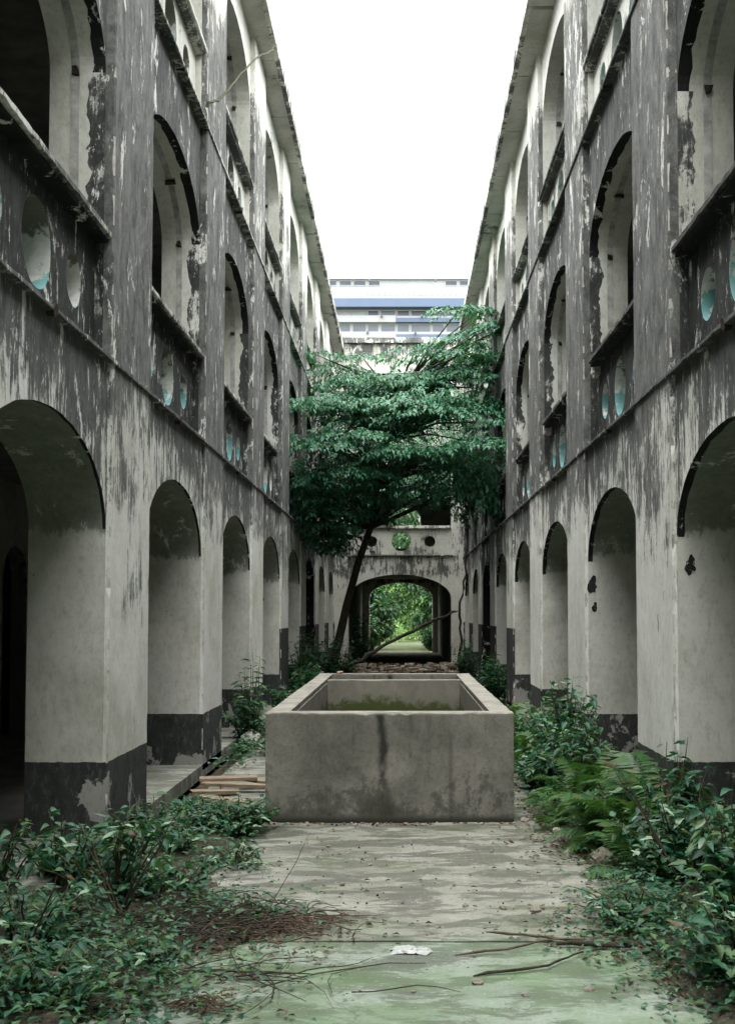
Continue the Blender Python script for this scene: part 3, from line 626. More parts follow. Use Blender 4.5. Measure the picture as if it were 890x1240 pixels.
# ------------------------------------------------------------------ modern block beyond
def modern():
    Y = 120; root = thing('office_block', 'white modern block with blue balcony bands far beyond the court', 'building', (0, Y + 8, 0))
    wh = simple('white_painted_facade', (.30, .31, .315), (.36, .37, .375), .3, .6, .1)
    bl = simple('blue_painted_band', (.095, .125, .195), (.105, .14, .215), .5, .6, .1)
    gl = simple('dark_window_glass', (.02, .028, .05), (.04, .05, .075), .4, .25, 0, .5)
    cu = simple('curtained_glass', (.20, .22, .24), (.27, .29, .30), .5, .3, 0, .5)
    mt = simple('mid_window_glass', (.06, .075, .10), (.09, .11, .13), .4, .25, 0, .5)
    rail = simple('pale_metal_rail', (.2, .21, .21), (.26, .26, .26), 2)
    px = lambda p: (p - 486) * Y / F
    pz = lambda p: 1.6 + (743 - p) * Y / F * 1.0
    g = MB(); g.box(-26, 26, Y, Y + 15, -.1, pz(334)); g.obj('body', wh, root)
    def band(y0, y1, x0, x1, m, name, out=.25): q = MB(); q.box(px(x0), px(x1), Y - out, Y - .001 if out > 0 else Y, pz(y1), pz(y0)); q.obj(name, m, root)
    band(360.7, 371, 380, 800, bl, 'blue_band', 1.2)
    band(383, 388, 479.6, 800, bl, 'blue_band', .6); band(403.5, 411, 479.6, 800, bl, 'blue_band', .6)
    band(380, 388, 330, 479.3, wh, 'balcony_front', .6); band(400, 411, 330, 479.3, wh, 'balcony_front', .6)
    band(380.5, 382.6, 479.6, 800, wh, 'balcony_front', .5); band(400, 403, 479.6, 800, wh, 'balcony_front', .5)
    q = MB(); q.box(-26.2, 26.2, Y - .3, Y + 15.2, pz(334), pz(333)); q.obj('roof_edge', wh, root)
    def win(x0, x1, y0, y1, m):
        f = MB(); a, b, c, d = px(x0), px(x1), pz(y1), pz(y0); t = .07
        for B in ((a, b, c, c + t), (a, b, d - t, d), (a, a + t, c + t, d - t), (b - t, b, c + t, d - t)): f.box(B[0], B[1], Y - .06, Y - .002, B[2], B[3])
        fo = f.obj('window', wh, root)
        p = MB(); p.box(a + t, b - t, Y - .03, Y - .003, c + t, d - t); p.obj('pane', m, fo)
    top = [(409.7, 425), (427, 442.7), (445.6, 460), (539.4, 554.5), (556.8, 569), (571, 585), (390, 407), (372, 388)]
    for a, b in top: win(a, b, 335, 341.6, gl)
    rows = [(390, 407), (409, 424), (426, 443), (444.5, 458.5), (460.5, 479), (480.5, 496), (497.5, 522), (523.5, 539), (540.5, 560), (561.5, 580), (581, 600)]
    for i, (a, b) in enumerate(rows):
        win(a, b, 372, 379.5, cu if i in (0, 1, 2) else (mt if i == 4 else gl)); win(a, b, 388.8, 399.5, mt)
        if a < 440 : win(a, b, 358.2, 360.6, gl)
    r = MB(); r.box(px(444), px(620), Y - 1.2, Y - 1.15, pz(354.4), pz(354)); r.box(px(444), px(620), Y - 1.2, Y - 1.15, pz(357.3), pz(357))
    for i in range(24): x = px(444 + i * 7.2); r.box(x, x + .06, Y - 1.19, Y - 1.16, pz(360.7), pz(354))
    r.obj('balcony_rail', rail, root)
    for x, y in ((447, 337.5), (600, 337.5), (527.5, 337.5), (462, 381.5), (511, 381.5), (445, 401.5), (503, 402), (548, 402)):
        q = MB(); q.box(px(x - 1.3), px(x + 1.3), Y - .95, Y - .61, pz(y + 1), pz(y - 1)); q.obj('air_conditioner', mt, root)
    # satellite dish ring on the roof
    q = MB(); P = [(px(508.5) + .3 * math.cos(t), Y + .5, pz(325) + .3 * math.sin(t)) for t in [i * math.pi / 8 for i in range(17)]]
    q.tube(P, .06, 5); q.tube([(px(508.5), Y + .5, pz(333)), (px(508.5), Y + .5, pz(328))], .05, 5); q.obj('roof_dish', rail, root)
modern()

# ------------------------------------------------------------------ foliage kit
def leafmesh(name, P, D, Nn, S, mat, W=.42, droop=.18, fold=.12, seed=1, form='simple'):
    """P,D,Nn: (n,3) base points, directions, normals; S (n,) lengths -> one mesh of folded leaves"""
    P = np.asarray(P, float); D = np.asarray(D, float); Nn = np.asarray(Nn, float); S = np.asarray(S, float)[:, None]
    D = D / (np.linalg.norm(D, axis=1, keepdims=True) + 1e-9)
    A = np.cross(D, Nn); A /= (np.linalg.norm(A, axis=1, keepdims=True) + 1e-9); Nn = np.cross(A, D)
    tpl = [(0, 0, 0), (-W * .5, .38, fold), (0, .42, 0), (W * .5, .38, fold), (-W * .34, .72, fold * .4 - droop * .4), (W * .34, .72, fold * .4 - droop * .4), (0, 1, -droop)]
    fc = [(0, 2, 1), (0, 3, 2), (1, 2, 4), (2, 3, 5), (2, 6, 4), (2, 5, 6)]
    if form == 'lite':
        tpl = [(0, 0, 0), (-W * .5, .42, fold), (W * .5, .42, fold), (0, 1, -droop), (0, .45, 0)]; fc = [(0, 4, 1), (0, 2, 4), (1, 4, 3), (4, 2, 3)]
    n = len(P); k = len(tpl); V = np.zeros((n, k, 3))
    for i, (a, b, c) in enumerate(tpl): V[:, i] = P + S * (a * A + b * D + c * Nn)
    FF = (np.array(fc)[None] + (np.arange(n) * k)[:, None, None]).reshape(-1, 3)
    me = bpy.data.meshes.new(name)
    me.vertices.add(n * k); me.vertices.foreach_set('co', V.reshape(-1))
    me.loops.add(len(FF) * 3); me.loops.foreach_set('vertex_index', FF.reshape(-1).astype(np.int32))
    me.polygons.add(len(FF)); me.polygons.foreach_set('loop_start', (np.arange(len(FF)) * 3).astype(np.int32)); me.polygons.foreach_set('loop_total', np.full(len(FF), 3, np.int32))
    me.update(calc_edges=True); me.validate()
    at = me.attributes.new('var', 'FLOAT', 'POINT'); rg = np.random.RandomState(seed)
    at.data.foreach_set('value', np.repeat(rg.rand(n), k).astype(np.float32))
    me.materials.append(mat); return me
def sprays(starts, dirs, lens, nl, size, seed, droop=.6, jitter=.35, gap=.0):
    """leafy shoots: returns leaf arrays"""
    rg = np.random.RandomState(seed); P, D, N, S = [], [], [], []
    for s, d, L in zip(starts, dirs, lens):
        d = np.array(d, float); d /= np.linalg.norm(d) + 1e-9; side = np.cross(d, (0, 0, 1)); side /= np.linalg.norm(side) + 1e-9
        for i in range(nl):
            t = (i + .5 + rg.rand() * .5) / nl
            p = np.array(s) + d * L * t + np.array((0, 0, -droop * L * t * t))
            sg = 1 if i % 2 else -1
            dd = d * .55 + side * sg * (.9 - .5 * t) + np.array((0, 0, -.25 - droop * t * .6)) + rg.randn(3) * jitter * .4
            P.append(p + rg.randn(3) * .012); D.append(dd); N.append(np.array((0, 0, 1)) + rg.randn(3) * jitter); S.append(size * rg.uniform(.65, 1.15))
    return P, D, N, S

# ------------------------------------------------------------------ tree whose crown fills the court
def canopy():
    root = thing('leaning_tree', 'leaning tree whose layered crown bridges the court before the cross block', 'tree', (-1.5, 25.6, 0))
    g = MB()
    tr = [(-1.60, 25.6, -.1), (-1.40, 25.5, .8), (-1.17, 25.4, 1.8), (-.92, 25.2, 2.7), (-.66, 25, 3.4), (-.5, 24.8, 4.3), (-.3, 24.4, 5.2), (-.1, 24.2, 6.0)]
    g.tube(tr, [.105, .095, .085, .08, .07, .06, .045, .03], 9); g.obj('trunk', M['bark'], root, smooth=True)
    rg = random.Random(5)
    tiers = [  # x0,x1,z, depth centre, shoots
        (-1.95, 2.0, 6.95, 24.3, 260), (1.2, 2.05, 7.75, 23.6, 60), (-1.9, 2.0, 6.6, 23.8, 200), (.9, 2.0, 4.2, 24.6, 120),
        (-1.75, 1.2, 6.62, 24.2, 170), (-1.95, 2.05, 6.25, 23.5, 420), (.85, 2.05, 6.9, 23.2, 220), (1.4, 2.05, 7.4, 23.2, 110), (-2.05, 2.0, 5.85, 22.8, 560), (-2.05, 2.05, 5.42, 22.2, 420),
        (-2.1, 2.05, 4.9, 22.1, 560), (-2.1, -.7, 4.45, 22.3, 150), (.9, 2.0, 4.5, 22.8, 110), (-2.15, -.8, 4.0, 22.6, 110), (-2.15, -1.0, 3.6, 22.8, 90), (-2.1, -1.2, 3.2, 23.0, 80), (-1.5, 1.8, 5.2, 25.5, 500), (-1.2, 1.3, 4.95, 25.2, 260), (-.5, .3, 4.1, 25, 40), (-1.3, 1.6, 5.9, 26, 260)]
    st, di, ln = [], [], []; lb = MB()
    for ti, (x0, x1, z, y, n) in enumerate(tiers):
        cl = [(rg.uniform(x0, x1), y + rg.uniform(-.7, 1.0), z + rg.uniform(-.12, .12) + .0) for _ in range(max(4, int(n / 22)))]
        cl = [(a_, b_, c_ + .42 * noise.noise(Vector((a_ * 1.1, b_ * .8, z * 3)))) for a_, b_, c_ in cl if noise.noise(Vector((a_ * 1.6, c_ * 2.2, 9))) > -.18]
        lv = [(-.5, 24.8, 4.3), (-.3, 24.4, 5.2), (-.1, 24.2, 6.0), (-.66, 25, 3.4)]
        for (cx, cy, cz) in cl:
            b = min(lv, key=lambda q: abs(q[2] - (cz - .5)))
            mid = ((b[0] + cx) / 2 + rg.uniform(-.15, .15), (b[1] + cy) / 2, (b[2] + cz) / 2 + .15)
            lb.tube([b, mid, (cx, cy, cz - .03)], [.035, .02, .006], 5)
            rc = rg.choice([.22, .35, .46, .6])
            for _ in range(int(6 + rc * 40)):
                a = rg.uniform(0, 2 * math.pi); q = rg.random() ** .6 * rc
                px_, py_ = cx + q * math.cos(a) * 1.25, cy + q * math.sin(a)
                px_ = max(-2.1, min(2.05, px_))
                st.append((px_, py_, cz - q * q * .5 + rg.uniform(-.03, .03)))
                di.append((math.cos(a) + rg.uniform(-.4, .4), math.sin(a) - .7, .12)); ln.append(rg.uniform(.22, .42))
    for i in range(420):      # loose growth before the window and along the left wall
        if i % 3: x, z, y = rg.uniform(-1.9, 1.9), rg.uniform(4.7, 6.9), rg.uniform(27, 34)
        else: x, z, y = rg.uniform(-2.0, -1.0), rg.uniform(3.0, 4.6), rg.uniform(23.5, 26)
        a = rg.uniform(0, 6.28)
        for _ in range(3): st.append((x + rg.uniform(-.2, .2), y + rg.uniform(-.2, .2), z + rg.uniform(-.08, .08))); di.append((math.cos(a), math.sin(a) - .5, 0)); ln.append(.32)
    # hanging strands
    for i in range(110):
        x = rg.choice([rg.uniform(-2.1, -.9), rg.uniform(1.0, 1.9), rg.uniform(-2, 1.9)]); z = rg.uniform(4.2, 4.9); y = rg.uniform(22.3, 24.5)
        for j in range(6): st.append((x + rg.uniform(-.08, .08), y, z - j * .14)); di.append((rg.uniform(-1, 1), -1, -.5)); ln.append(.2)
    P, D, N, S = sprays(st, di, ln, 9, .12, 3, .45, .22)
    o = put('crown', leafmesh('crown', P, D, N, S, M['leaf_c'], .5, .22, .10, 2, 'lite'), root); o['kind'] = 'stuff'
    lb.obj('limb', M['bark'], root, smooth=True)
canopy()

LEAF = []
def leaf_shape(w, droop, fold, seed, n=8):
    V, Fs = [], []
    for i in range(n + 1):
        t = i / n; wd = w * .5 * (math.sin(math.pi * t ** .72) ** .85) * (1 - .25 * t) + .004; z = -droop * t * t * 1.1 + .03 * math.sin(seed + t * 7)
        V += [(-wd, t - .06 * wd, z + fold * wd * 2 + .012 * math.sin(t * 19 + seed)), (0, t, z), (wd, t - .06 * wd, z + fold * wd * 2 + .012 * math.sin(t * 17))]
    V += [(-.008, -.22, .02), (.008, -.22, .02)]
    for i in range(n): k_ = i * 3; Fs += [(k_, k_ + 1, k_ + 4, k_ + 3), (k_ + 1, k_ + 2, k_ + 5, k_ + 4)]
    Fs.append((3 * n + 3, 3 * n + 4, 2, 0))
    me = mesh('leaf', V, Fs, M['leaf'], smooth=True, fix=False); at = me.attributes.new('var', 'FLOAT', 'POINT'); at.data.foreach_set('value', [seed * .2] * len(V)); return me
for i in range(6): LEAF.append(leaf_shape((.48, .56, .42, .6, .5, .36)[i], (.15, .3, .1, .35, .22, .4)[i], (.25, .35, .15, .4, .1, .3)[i], i))
LEAF_PALE, LEAF_DRY = [], []  # pale leaves carry bright leaf highlights in their colour
for i in range(2):
    for lst, mt_ in ((LEAF_PALE, leaf_mat('pale_highlight_leaf_%s' % 'ab'[i], [(.20, .32, .22), (.30, .42, .30), (.16, .28, .14)])), (LEAF_DRY, M['leaf_dry'])):
        me_ = LEAF[i * 2].copy(); me_.materials[0] = mt_; lst.append(me_)
def pick():
    q = rnd.random()
    return rnd.choice(LEAF_PALE if q < .10 else LEAF_DRY if q < .13 else LEAF)
def leafobj(parent, p, d, n, s, var=None, name='leaf'):
    d = Vector(d).normalized(); n = Vector(n); a = d.cross(n)
    if a.length < 1e-3: a = Vector((1, 0, 0))
    a.normalize(); n = a.cross(d)
    m = Matrix((a * s, d * s, n * s)).transposed().to_4x4(); m.translation = Vector(p) - parent.location
    o = bpy.data.objects.new(name, var or pick()); COL.objects.link(o); o.parent = parent; o.matrix_local = m
    return o
def shrub(label, x, y, r, h, ns, size, name='shrub', cat='shrub', z0=0, indiv=120, per=14, seed=0, lean=(0, 0), mat='leaf', group=None, wl=.46, low=.15):
    rg = random.Random(seed * 17 + 3); root = thing(name, label, cat, (x, y, z0), group); g = MB()
    P, D, N, S = [], [], [], []; cand = []
    for i in range(ns):
        a = rg.uniform(0, 2 * math.pi); q = rg.random() ** .5 * r; hh = h * rg.uniform(.45, 1.0) * (1 - .35 * (q / r) ** 2)
        bx, by = x + q * .3 * math.cos(a), y + q * .3 * math.sin(a); tx, ty = x + q * math.cos(a) + lean[0], y + q * math.sin(a) + lean[1]
        pts = []
        for j in range(6):
            t = j / 5; pts.append(Vector((bx + (tx - bx) * t ** 1.3 + rg.uniform(-.012, .012), by + (ty - by) * t ** 1.3 + rg.uniform(-.012, .012), z0 - .02 + hh * (t ** .8) - .10 * r * t ** 3)))
        g.tube(pts, [.007 * (1.2 - t / 5 * .9) for t in range(6)], 5)
        for j in range(per):
            t = low + (1 - low) * (j + rg.random() * .8) / per; f = t * 5; i0 = min(4, int(f)); p = pts[i0].lerp(pts[i0 + 1], f - i0)
            b = a + (math.pi * .5 if j % 2 else -math.pi * .5) + rg.uniform(-.9, .9)
            d = Vector((math.cos(b), math.sin(b), rg.uniform(-.35, .35)))
            n = Vector((rg.uniform(-.4, .4), rg.uniform(-.5, .3), 1)); s = size * rg.uniform(.6, 1.25)
            cand.append((p + d * .02, d, n, s))
    g.obj('stem', M['stem'], root, smooth=True)
    # the leaves that show largest become objects of their own: outer, upper, nearer
    cand.sort(key=lambda c: -(c[3] * 4 + c[0].z * .8 - c[0].y * .8))
    for c in cand[:indiv]: leafobj(root, *c)
    rest = cand[indiv:]
    if rest:
        o = put('foliage', leafmesh('foliage', [c[0] for c in rest], [c[1] for c in rest], [c[2] for c in rest], [c[3] for c in rest], M[mat], wl, .2, .1, seed), root); o['kind'] = 'stuff'
    return root
def frond_mesh(L, n, arch, seed, mat):
    rg = random.Random(seed); P, D, N, S = [], [], [], []
    g = []
    for i in range(n):
        t = (i + 1) / (n + 1); p = Vector((0, L * (t - .12 * t * t), L * arch * math.sin(t * 2.3) - L * .25 * t ** 3))
        w = L * .22 * (math.sin(math.pi * min(1, t * .9 + .12)) ** .8) + .01
        for sg in (-1, 1):
            P.append(p); D.append((sg, .3 + rg.uniform(-.1, .1), -.15 + rg.uniform(-.1, .1))); N.append((0, -.2, 1)); S.append(w * rg.uniform(.85, 1.1))
    me = leafmesh('frond', P, D, N, S, mat, .20, .15, .04, seed, 'lite')
    bm = bmesh.new(); bm.from_mesh(me)
    lay = bm.verts.layers.float.get('var')
    pr = None
    for i in range(n + 1):
        t = i / n; p = Vector((0, L * (t - .12 * t * t), L * arch * math.sin(t * 2.3) - L * .25 * t ** 3)); r = .0035 * (1.2 - t)
        ring = [bm.verts.new(p + Vector(q) * r) for q in ((-1, 0, -.6), (1, 0, -.6), (0, 0, 1))]
        if pr:
            for k_ in range(3): bm.faces.new((pr[k_], pr[(k_ + 1) % 3], ring[(k_ + 1) % 3], ring[k_]))
        pr = ring
    bm.to_mesh(me); bm.free(); return me
FROND = [frond_mesh(1, 34, .30, 1, M['fern']), frond_mesh(1, 30, .42, 2, M['fern']), frond_mesh(1, 36, .22, 3, M['fern']), frond_mesh(1, 32, .5, 4, M['leaf_dry'])]
def fern(label, x, y, L, n, seed, z0=0, group=None, face=None, dry=0):
    rg = random.Random(seed); root = thing('fern', label, 'fern', (x, y, z0), group)
    for i in range(n):
        a = rg.uniform(0, 2 * math.pi) if face is None else face + rg.uniform(-1.3, 1.3)
        o = bpy.data.objects.new('frond', FROND[3] if i < dry else FROND[rg.randrange(3)]); COL.objects.link(o); o.parent = root
        s = L * rg.uniform(.7, 1.1); o.scale = (s, s, s); o.rotation_euler = (rg.uniform(-.1, .75), rg.uniform(-.2, .2), a)
        o.location = (rg.uniform(-.04, .04), rg.uniform(-.04, .04), 0)
    return root

# left foreground thicket
shrub('broad leaved shrub at the lower left corner of the photo, nearest the viewer', -1.50, 4.95, 0.46, 0.34, 30, 0.07, seed=1, indiv=200, per=13)
shrub('low leafy shrub at the left edge, just behind the nearest one', -1.80, 5.75, 0.46, 0.46, 34, 0.072, seed=2, indiv=200, per=13)
shrub('shrub with pale upper leaves before the black plinth of the first left pier', -1.62, 6.75, 0.5, 0.58, 30, 0.085, seed=3, indiv=170, per=12)
shrub('arching shrub spreading toward the pile of dead vines', -1.32, 6.65, 0.46, 0.34, 24, 0.07, seed=4, indiv=140, per=12)
shrub('leafy shrub at the courtyard corner of the first left pier', -1.62, 8.0, 0.44, 0.46, 28, .085, seed=5, indiv=150, per=13)
shrub('dense low shrub against the left side of the tank front', -1.25, 8.75, 0.42, 0.36, 54, .075, seed=6, indiv=150, per=14)
shrub('bushy weed beside the planks, left of the tank', -1.55, 9.3, 0.36, 0.32, 30, .07, seed=7, indiv=90, per=13)
shrub('sparse weed with small leaves over the green slab at the left', -1.15, 5.45, .24, .22, 14, .06, seed=8, indiv=90, per=9)
fern('fern growing against the black plinth of the first left pier', -1.95, 7.35, .42, 9, 4)
# left middle
shrub('tall thin stemmed shrub between the second and third left piers', -1.86, 14.6, .34, 1.05, 26, .11, seed=9, indiv=60, per=14)
shrub('spindly sapling with few leaves rising past the third left pier', -1.85, 15.1, .18, 1.75, 4, .10, seed=10, indiv=40, per=14, name='sapling', cat='sapling')
shrub('green weed between the drain and the left flank of the tank', -1.42, 13.6, .28, .5, 24, .09, seed=11, indiv=60, per=12)
shrub('leafy shrub by the fourth left pier', -1.8, 18.2, .32, .8, 24, .11, seed=12, indiv=0, per=14)
shrub('dark bush at the foot of the leaning tree, left side', -1.85, 23.0, .5, 1.55, 60, .12, seed=13, indiv=0, per=16)
shrub('dark bush directly under the leaning trunk', -1.35, 24.6, .5, 1.35, 60, .12, seed=14, indiv=0, per=16)
shrub('dark shrub just inside the left of the vaulted passage', -1.25, 36.6, .35, 2.0, 30, .14, seed=61, indiv=0, per=16)
shrub('dark low bush behind the far left corner of the tank', -1.55, 20.5, .4, .9, 45, .11, seed=15, indiv=0, per=15)
# right side
shrub('broad leaved shrub in the lower right corner of the photo', 1.52, 5.15, 0.42, 0.55, 44, 0.085, seed=21, indiv=220, per=13)
shrub('tall broad leaved shrub at the right edge below the ferns', 1.72, 6.1, 0.42, 0.85, 46, .10, seed=22, indiv=210, per=13)
shrub('shrub creeping onto the slab beside the dark branch at the right', 1.25, 6.2, 0.42, 0.3, 30, 0.07, seed=23, indiv=170, per=12)
shrub('shrub with one pale round leaf behind the grey rock', 1.66, 7.1, 0.42, 0.7, 46, .095, seed=24, indiv=190, per=13)
fern('large fern with drooping fronds above the grey rock', 1.45, 8.1, .68, 15, 31, face=1.6)
fern('tall feathery fern with some brown fronds before the first right pier', 1.74, 8.9, .72, 20, 32, dry=3)
fern('bright fern leaning over the rubble beside the tank', 1.36, 9.5, .62, 15, 33)
shrub('leafy bush between the ferns and the right flank of the tank', 1.48, 10.4, 0.46, 0.8, 70, .09, seed=25, indiv=120, per=15)
shrub('bush with a tall leafy shoot before the second right arch', 1.60, 11.6, 0.42, 1.1, 60, .10, seed=26, indiv=90, per=15)
fern('fern at the back right corner of the tank', 1.25, 15.2, .75, 14, 34)
fern('pale green fern against the right flank of the tank', 1.28, 12.2, .75, 14, 35)
fern('fern in front of the third right pier', 1.5, 14.2, .7, 14, 36)
shrub('low bush before the second right pier', 1.62, 13.1, 0.38, 0.85, 50, .095, seed=27, indiv=40, per=14)
shrub('dark bush at the far right of the court under the crown', 1.65, 21.5, .4, 1.0, 50, .11, seed=28, indiv=0, per=15)
shrub('weedy bush at the right of the vaulted passage', 1.6, 28.5, .4, 1.1, 40, .12, seed=29, indiv=0, per=14)
shrub('leaning shoot with broad leaves across the second right arch', 1.70, 10.0, .14, 1.28, 4, .10, seed=30, indiv=44, per=12, name='sapling', cat='sapling', lean=(-.12, .25))

# thick ground weeds under the thickets (uncountable)
fern('fern arching between the lower right shrub and the rock', 1.42, 7.35, .5, 12, 41)
fern('tall upright fern against the near face of the first right pier', 1.80, 8.35, .85, 22, 42)
fern('fern rooted between the tall fern and the leafy bush on the right', 1.55, 9.9, .65, 14, 43)
fern('small fern at the front right corner of the tank', 1.18, 9.0, .42, 10, 44)
shrub('knee high shrub right behind the drooping fern', 1.62, 8.6, .34, .62, 44, .085, seed=51, indiv=120, per=13)
shrub('low creeping shrub over the rubble at the tank flank', 1.3, 10.9, .34, .5, 44, .085, seed=52, indiv=60, per=13)
shrub('leggy shrub pressed against the first right pier above the ferns', 1.78, 7.9, .26, .95, 26, .095, seed=53, indiv=110, per=12)
shrub('small weed cluster growing through the brown vine heap', -.78, 6.35, .22, .16, 12, .05, seed=54, indiv=60, per=7)
shrub('straggling weed at the slab edge left of the tank', -1.05, 7.6, .3, .22, 16, .06, seed=55, indiv=80, per=8)
shrub('loose shrub hiding the foot of the first left pier at its near face', -1.98, 7.0, .34, .55, 26, .08, seed=71, indiv=110, per=11)
shrub('airy shrub at the left edge of the photo before the black plinth', -2.25, 6.5, .34, .62, 22, .085, seed=72, indiv=100, per=10)
for lb_, x_, y_, h_, n_, sd_ in (('bare forked twigs sticking up through the left thicket', -1.45, 6.2, .62, 7, 81), ('bare leaning stems over the lower left shrub', -1.7, 5.3, .5, 6, 82), ('bare upright stems among the right shrubs', 1.6, 6.7, .75, 6, 83)):
    rt = thing('bare_twigs', lb_, 'twigs', (x_, y_, 0)); rq = random.Random(sd_)
    for i in range(n_):
        a_ = rq.uniform(0, 6.28); L_ = h_ * rq.uniform(.6, 1); P_ = [(x_ + math.cos(a_) * t * L_ * .55 + rq.uniform(-.015, .015), y_ + math.sin(a_) * t * L_ * .55, L_ * t ** .85) for t in (0, .2, .4, .6, .8, 1)]
        g = MB(); g.tube(P_, [.006, .0055, .005, .004, .003, .0015], 5); g.tube([P_[3], (P_[3][0] + rq.uniform(-.12, .12), P_[3][1], P_[3][2] + .12)], [.003, .0012], 4); g.obj('twig', M['bark'], rt)
def weeds():
    rg = np.random.RandomState(4); P, D, N, S = [], [], [], []
    zones = [(-1.5, 5.4, .6, 1.0, 2600), (-1.1, 4.9, .5, .4, 500), (1.55, 5.0, .3, .4, 700), (1.35, 6.4, .3, .7, 800), (-1.0, 6.3, .5, .4, 500), (-1.6, 7.4, .45, .9, 800), (-1.4, 8.8, .4, .5, 700), (1.4, 5.6, .5, .9, 1500), (1.5, 7.6, .35, 1.1, 900), (1.45, 10.2, .3, 1.5, 1300), (1.45, 14, .25, 2, 900), (-1.8, 14, .2, 2, 500), (-1.5, 23, .5, 3, 1500), (1.5, 24, .3, 5, 1400), (.95, 5.9, .35, .12, 60), (-.9, 6.2, .3, .3, 60)]
    for (x, y, rx, ry, n) in zones:
        for _ in range(n):
            px_, py_ = x + rg.randn() * rx * .5, y + rg.randn() * ry * .5
            if abs(px_) < 1.05 and 9 < py_ < 15.2: continue
            if px_ < -1.97 or px_ > 1.83: continue
            a = rg.rand() * 6.28; P.append((px_, py_, rg.rand() ** 2 * .16)); D.append((math.cos(a), math.sin(a), rg.rand() * .6)); N.append((rg.randn() * .3, rg.randn() * .3, 1)); S.append(rg.uniform(.025, .065) * (1.5 if y > 9 else 1))
    o = put('ground_weeds', leafmesh('ground_weeds', P, D, N, S, M['leaf'], .5, .2, .1, 9, 'lite')); props(o, 'tangle of small green weeds covering the court edges', 'weeds', kind='stuff')
weeds()

# ------------------------------------------------------------------ dead wood, litter and stones
def tangle(label, x, y, rx, ry, n, hmax, seed, name='brushwood_pile', mat='twig', cat='twigs', L=(.25, .6)):
    rg = random.Random(seed); root = thing(name, label, cat, (x, y, 0))
    for i in range(n):
        a = rg.gauss(0, .9); l = rg.uniform(*L); cx, cy = x + rg.gauss(0, rx * .5), y + rg.gauss(0, ry * .5)
        b = rg.uniform(-.9, .9); z = rg.uniform(.004, hmax); P = []
        for j in range(6):
            t = j / 5 - .5; P.append((cx + math.cos(a + b * t) * l * t, cy + math.sin(a + b * t) * l * t, max(.004, z + math.sin(j * 1.3 + i) * .012 - abs(t) * z)))
        g = MB(); r = rg.uniform(.0015, .0045); g.tube(P, [r, r, r * .9, r * .8, r * .7, r * .4], 4); g.obj('twig', M[mat], root)
    return root
tangle('heap of brown dead vines lying at the middle left of the slab', -.66, 6.1, .34, .22, 150, .07, 1, L=(.12, .42))
tangle('dark vine stems sprawling under the left shrubs', -1.05, 6.1, .5, .35, 130, .14, 2, mat='bark')
tangle('small tuft of dry roots on the green slab at the bottom left', -.80, 4.86, .10, .05, 36, .05, 3, L=(.08, .22))
tangle('long thin creeper stems over the bottom left of the green slab', -.85, 5.3, .5, .25, 26, .02, 4, mat='bark', L=(.4, .9))
def stick(label, P, r, mat='twig', name='stick', cat='stick'):
    Q = []; n = 5 * (len(P) - 1)
    for i in range(n + 1):
        f = i / 5; k_ = min(len(P) - 2, int(f)); v = Vector(P[k_]).lerp(Vector(P[k_ + 1]), f - k_)
        Q.append(v + Vector((noise.noise(v * 9), noise.noise(v * 9 + Vector((5, 0, 0))), .5 * noise.noise(v * 9 + Vector((0, 5, 0))))) * r * 1.6)
    g = MB(); g.tube(Q, [r * (1 - .55 * i / n) * min(1, .35 + i / 3) * min(1, .25 + (n - i) / 4) * (1 + .25 * noise.noise(Q[i] * 14)) for i in range(n + 1)], 7); o = g.obj(name, M[mat], smooth=True); return props(o, label, cat)
stick('straight reddish stick leading to the dark branch on the right', [(.42, 5.95, .02), (.6, 5.87, .03), (.8, 5.82, .02), (.95, 5.8, .01)], .008)
stick('forked brown stick lying across the slab joint', [(.25, 5.62, .005), (.5, 5.66, .02), (.75, 5.8, .03), (.98, 5.84, .02)], .007)
stick('curved dark stick on the green slab, nearest the right shrubs', [(.32, 5.32, -.002), (.48, 5.36, .008), (.66, 5.42, .012), (.84, 5.62, .018), (1.05, 5.7, .02)], .008, 'bark')
stick('dark rotting branch half under the right shrubs', [(.75, 5.78, .015), (1.0, 5.74, .02), (1.3, 5.72, .025), (1.6, 5.75, .02)], .017, 'bark', 'fallen_branch', 'branch')
stick('thin leaning twig standing before the left side of the tank', [(-.72, 5.9, 0), (-.66, 6.1, .12), (-.56, 6.4, .28), (-.50, 6.6, .40)], .003, 'bark', 'twig', 'twig')
stick('thin reddish twig on the slab left of centre', [(-.42, 6.35, .004), (-.25, 6.32, .008), (-.05, 6.36, .004)], .004)
stick('fallen trunk slanting across the mouth of the vaulted passage', [(-1.75, 27.6, .12), (-1.0, 28.6, .48), (-.2, 29.4, .92), (.6, 29.9, 1.32), (1.25, 30.1, 1.6), (1.45, 30.15, 1.68)], .06, 'bark', 'fallen_log', 'log')
stick('bare dark sapling right of the vaulted passage', [(1.50, 30.3, 0), (1.52, 30.3, .9), (1.50, 30.3, 1.7), (1.62, 30.3, 2.6), (1.66, 30.3, 3.6)], .045, 'bark', 'bare_sapling', 'sapling')
# dead aerial root reaching from the left pilaster to the eave
stick('bare dead creeper reaching from the third storey pilaster to the left eave', [TL(11.9, -.005, 6.85), TL(12.3, -.06, 7.05), TL(12.9, -.12, 7.5), TL(14.0, -.20, 8.3), TL(15.2, -.27, 9.0), TL(15.9, -.31, 9.45)], .016, 'stem', 'dead_creeper', 'creeper')

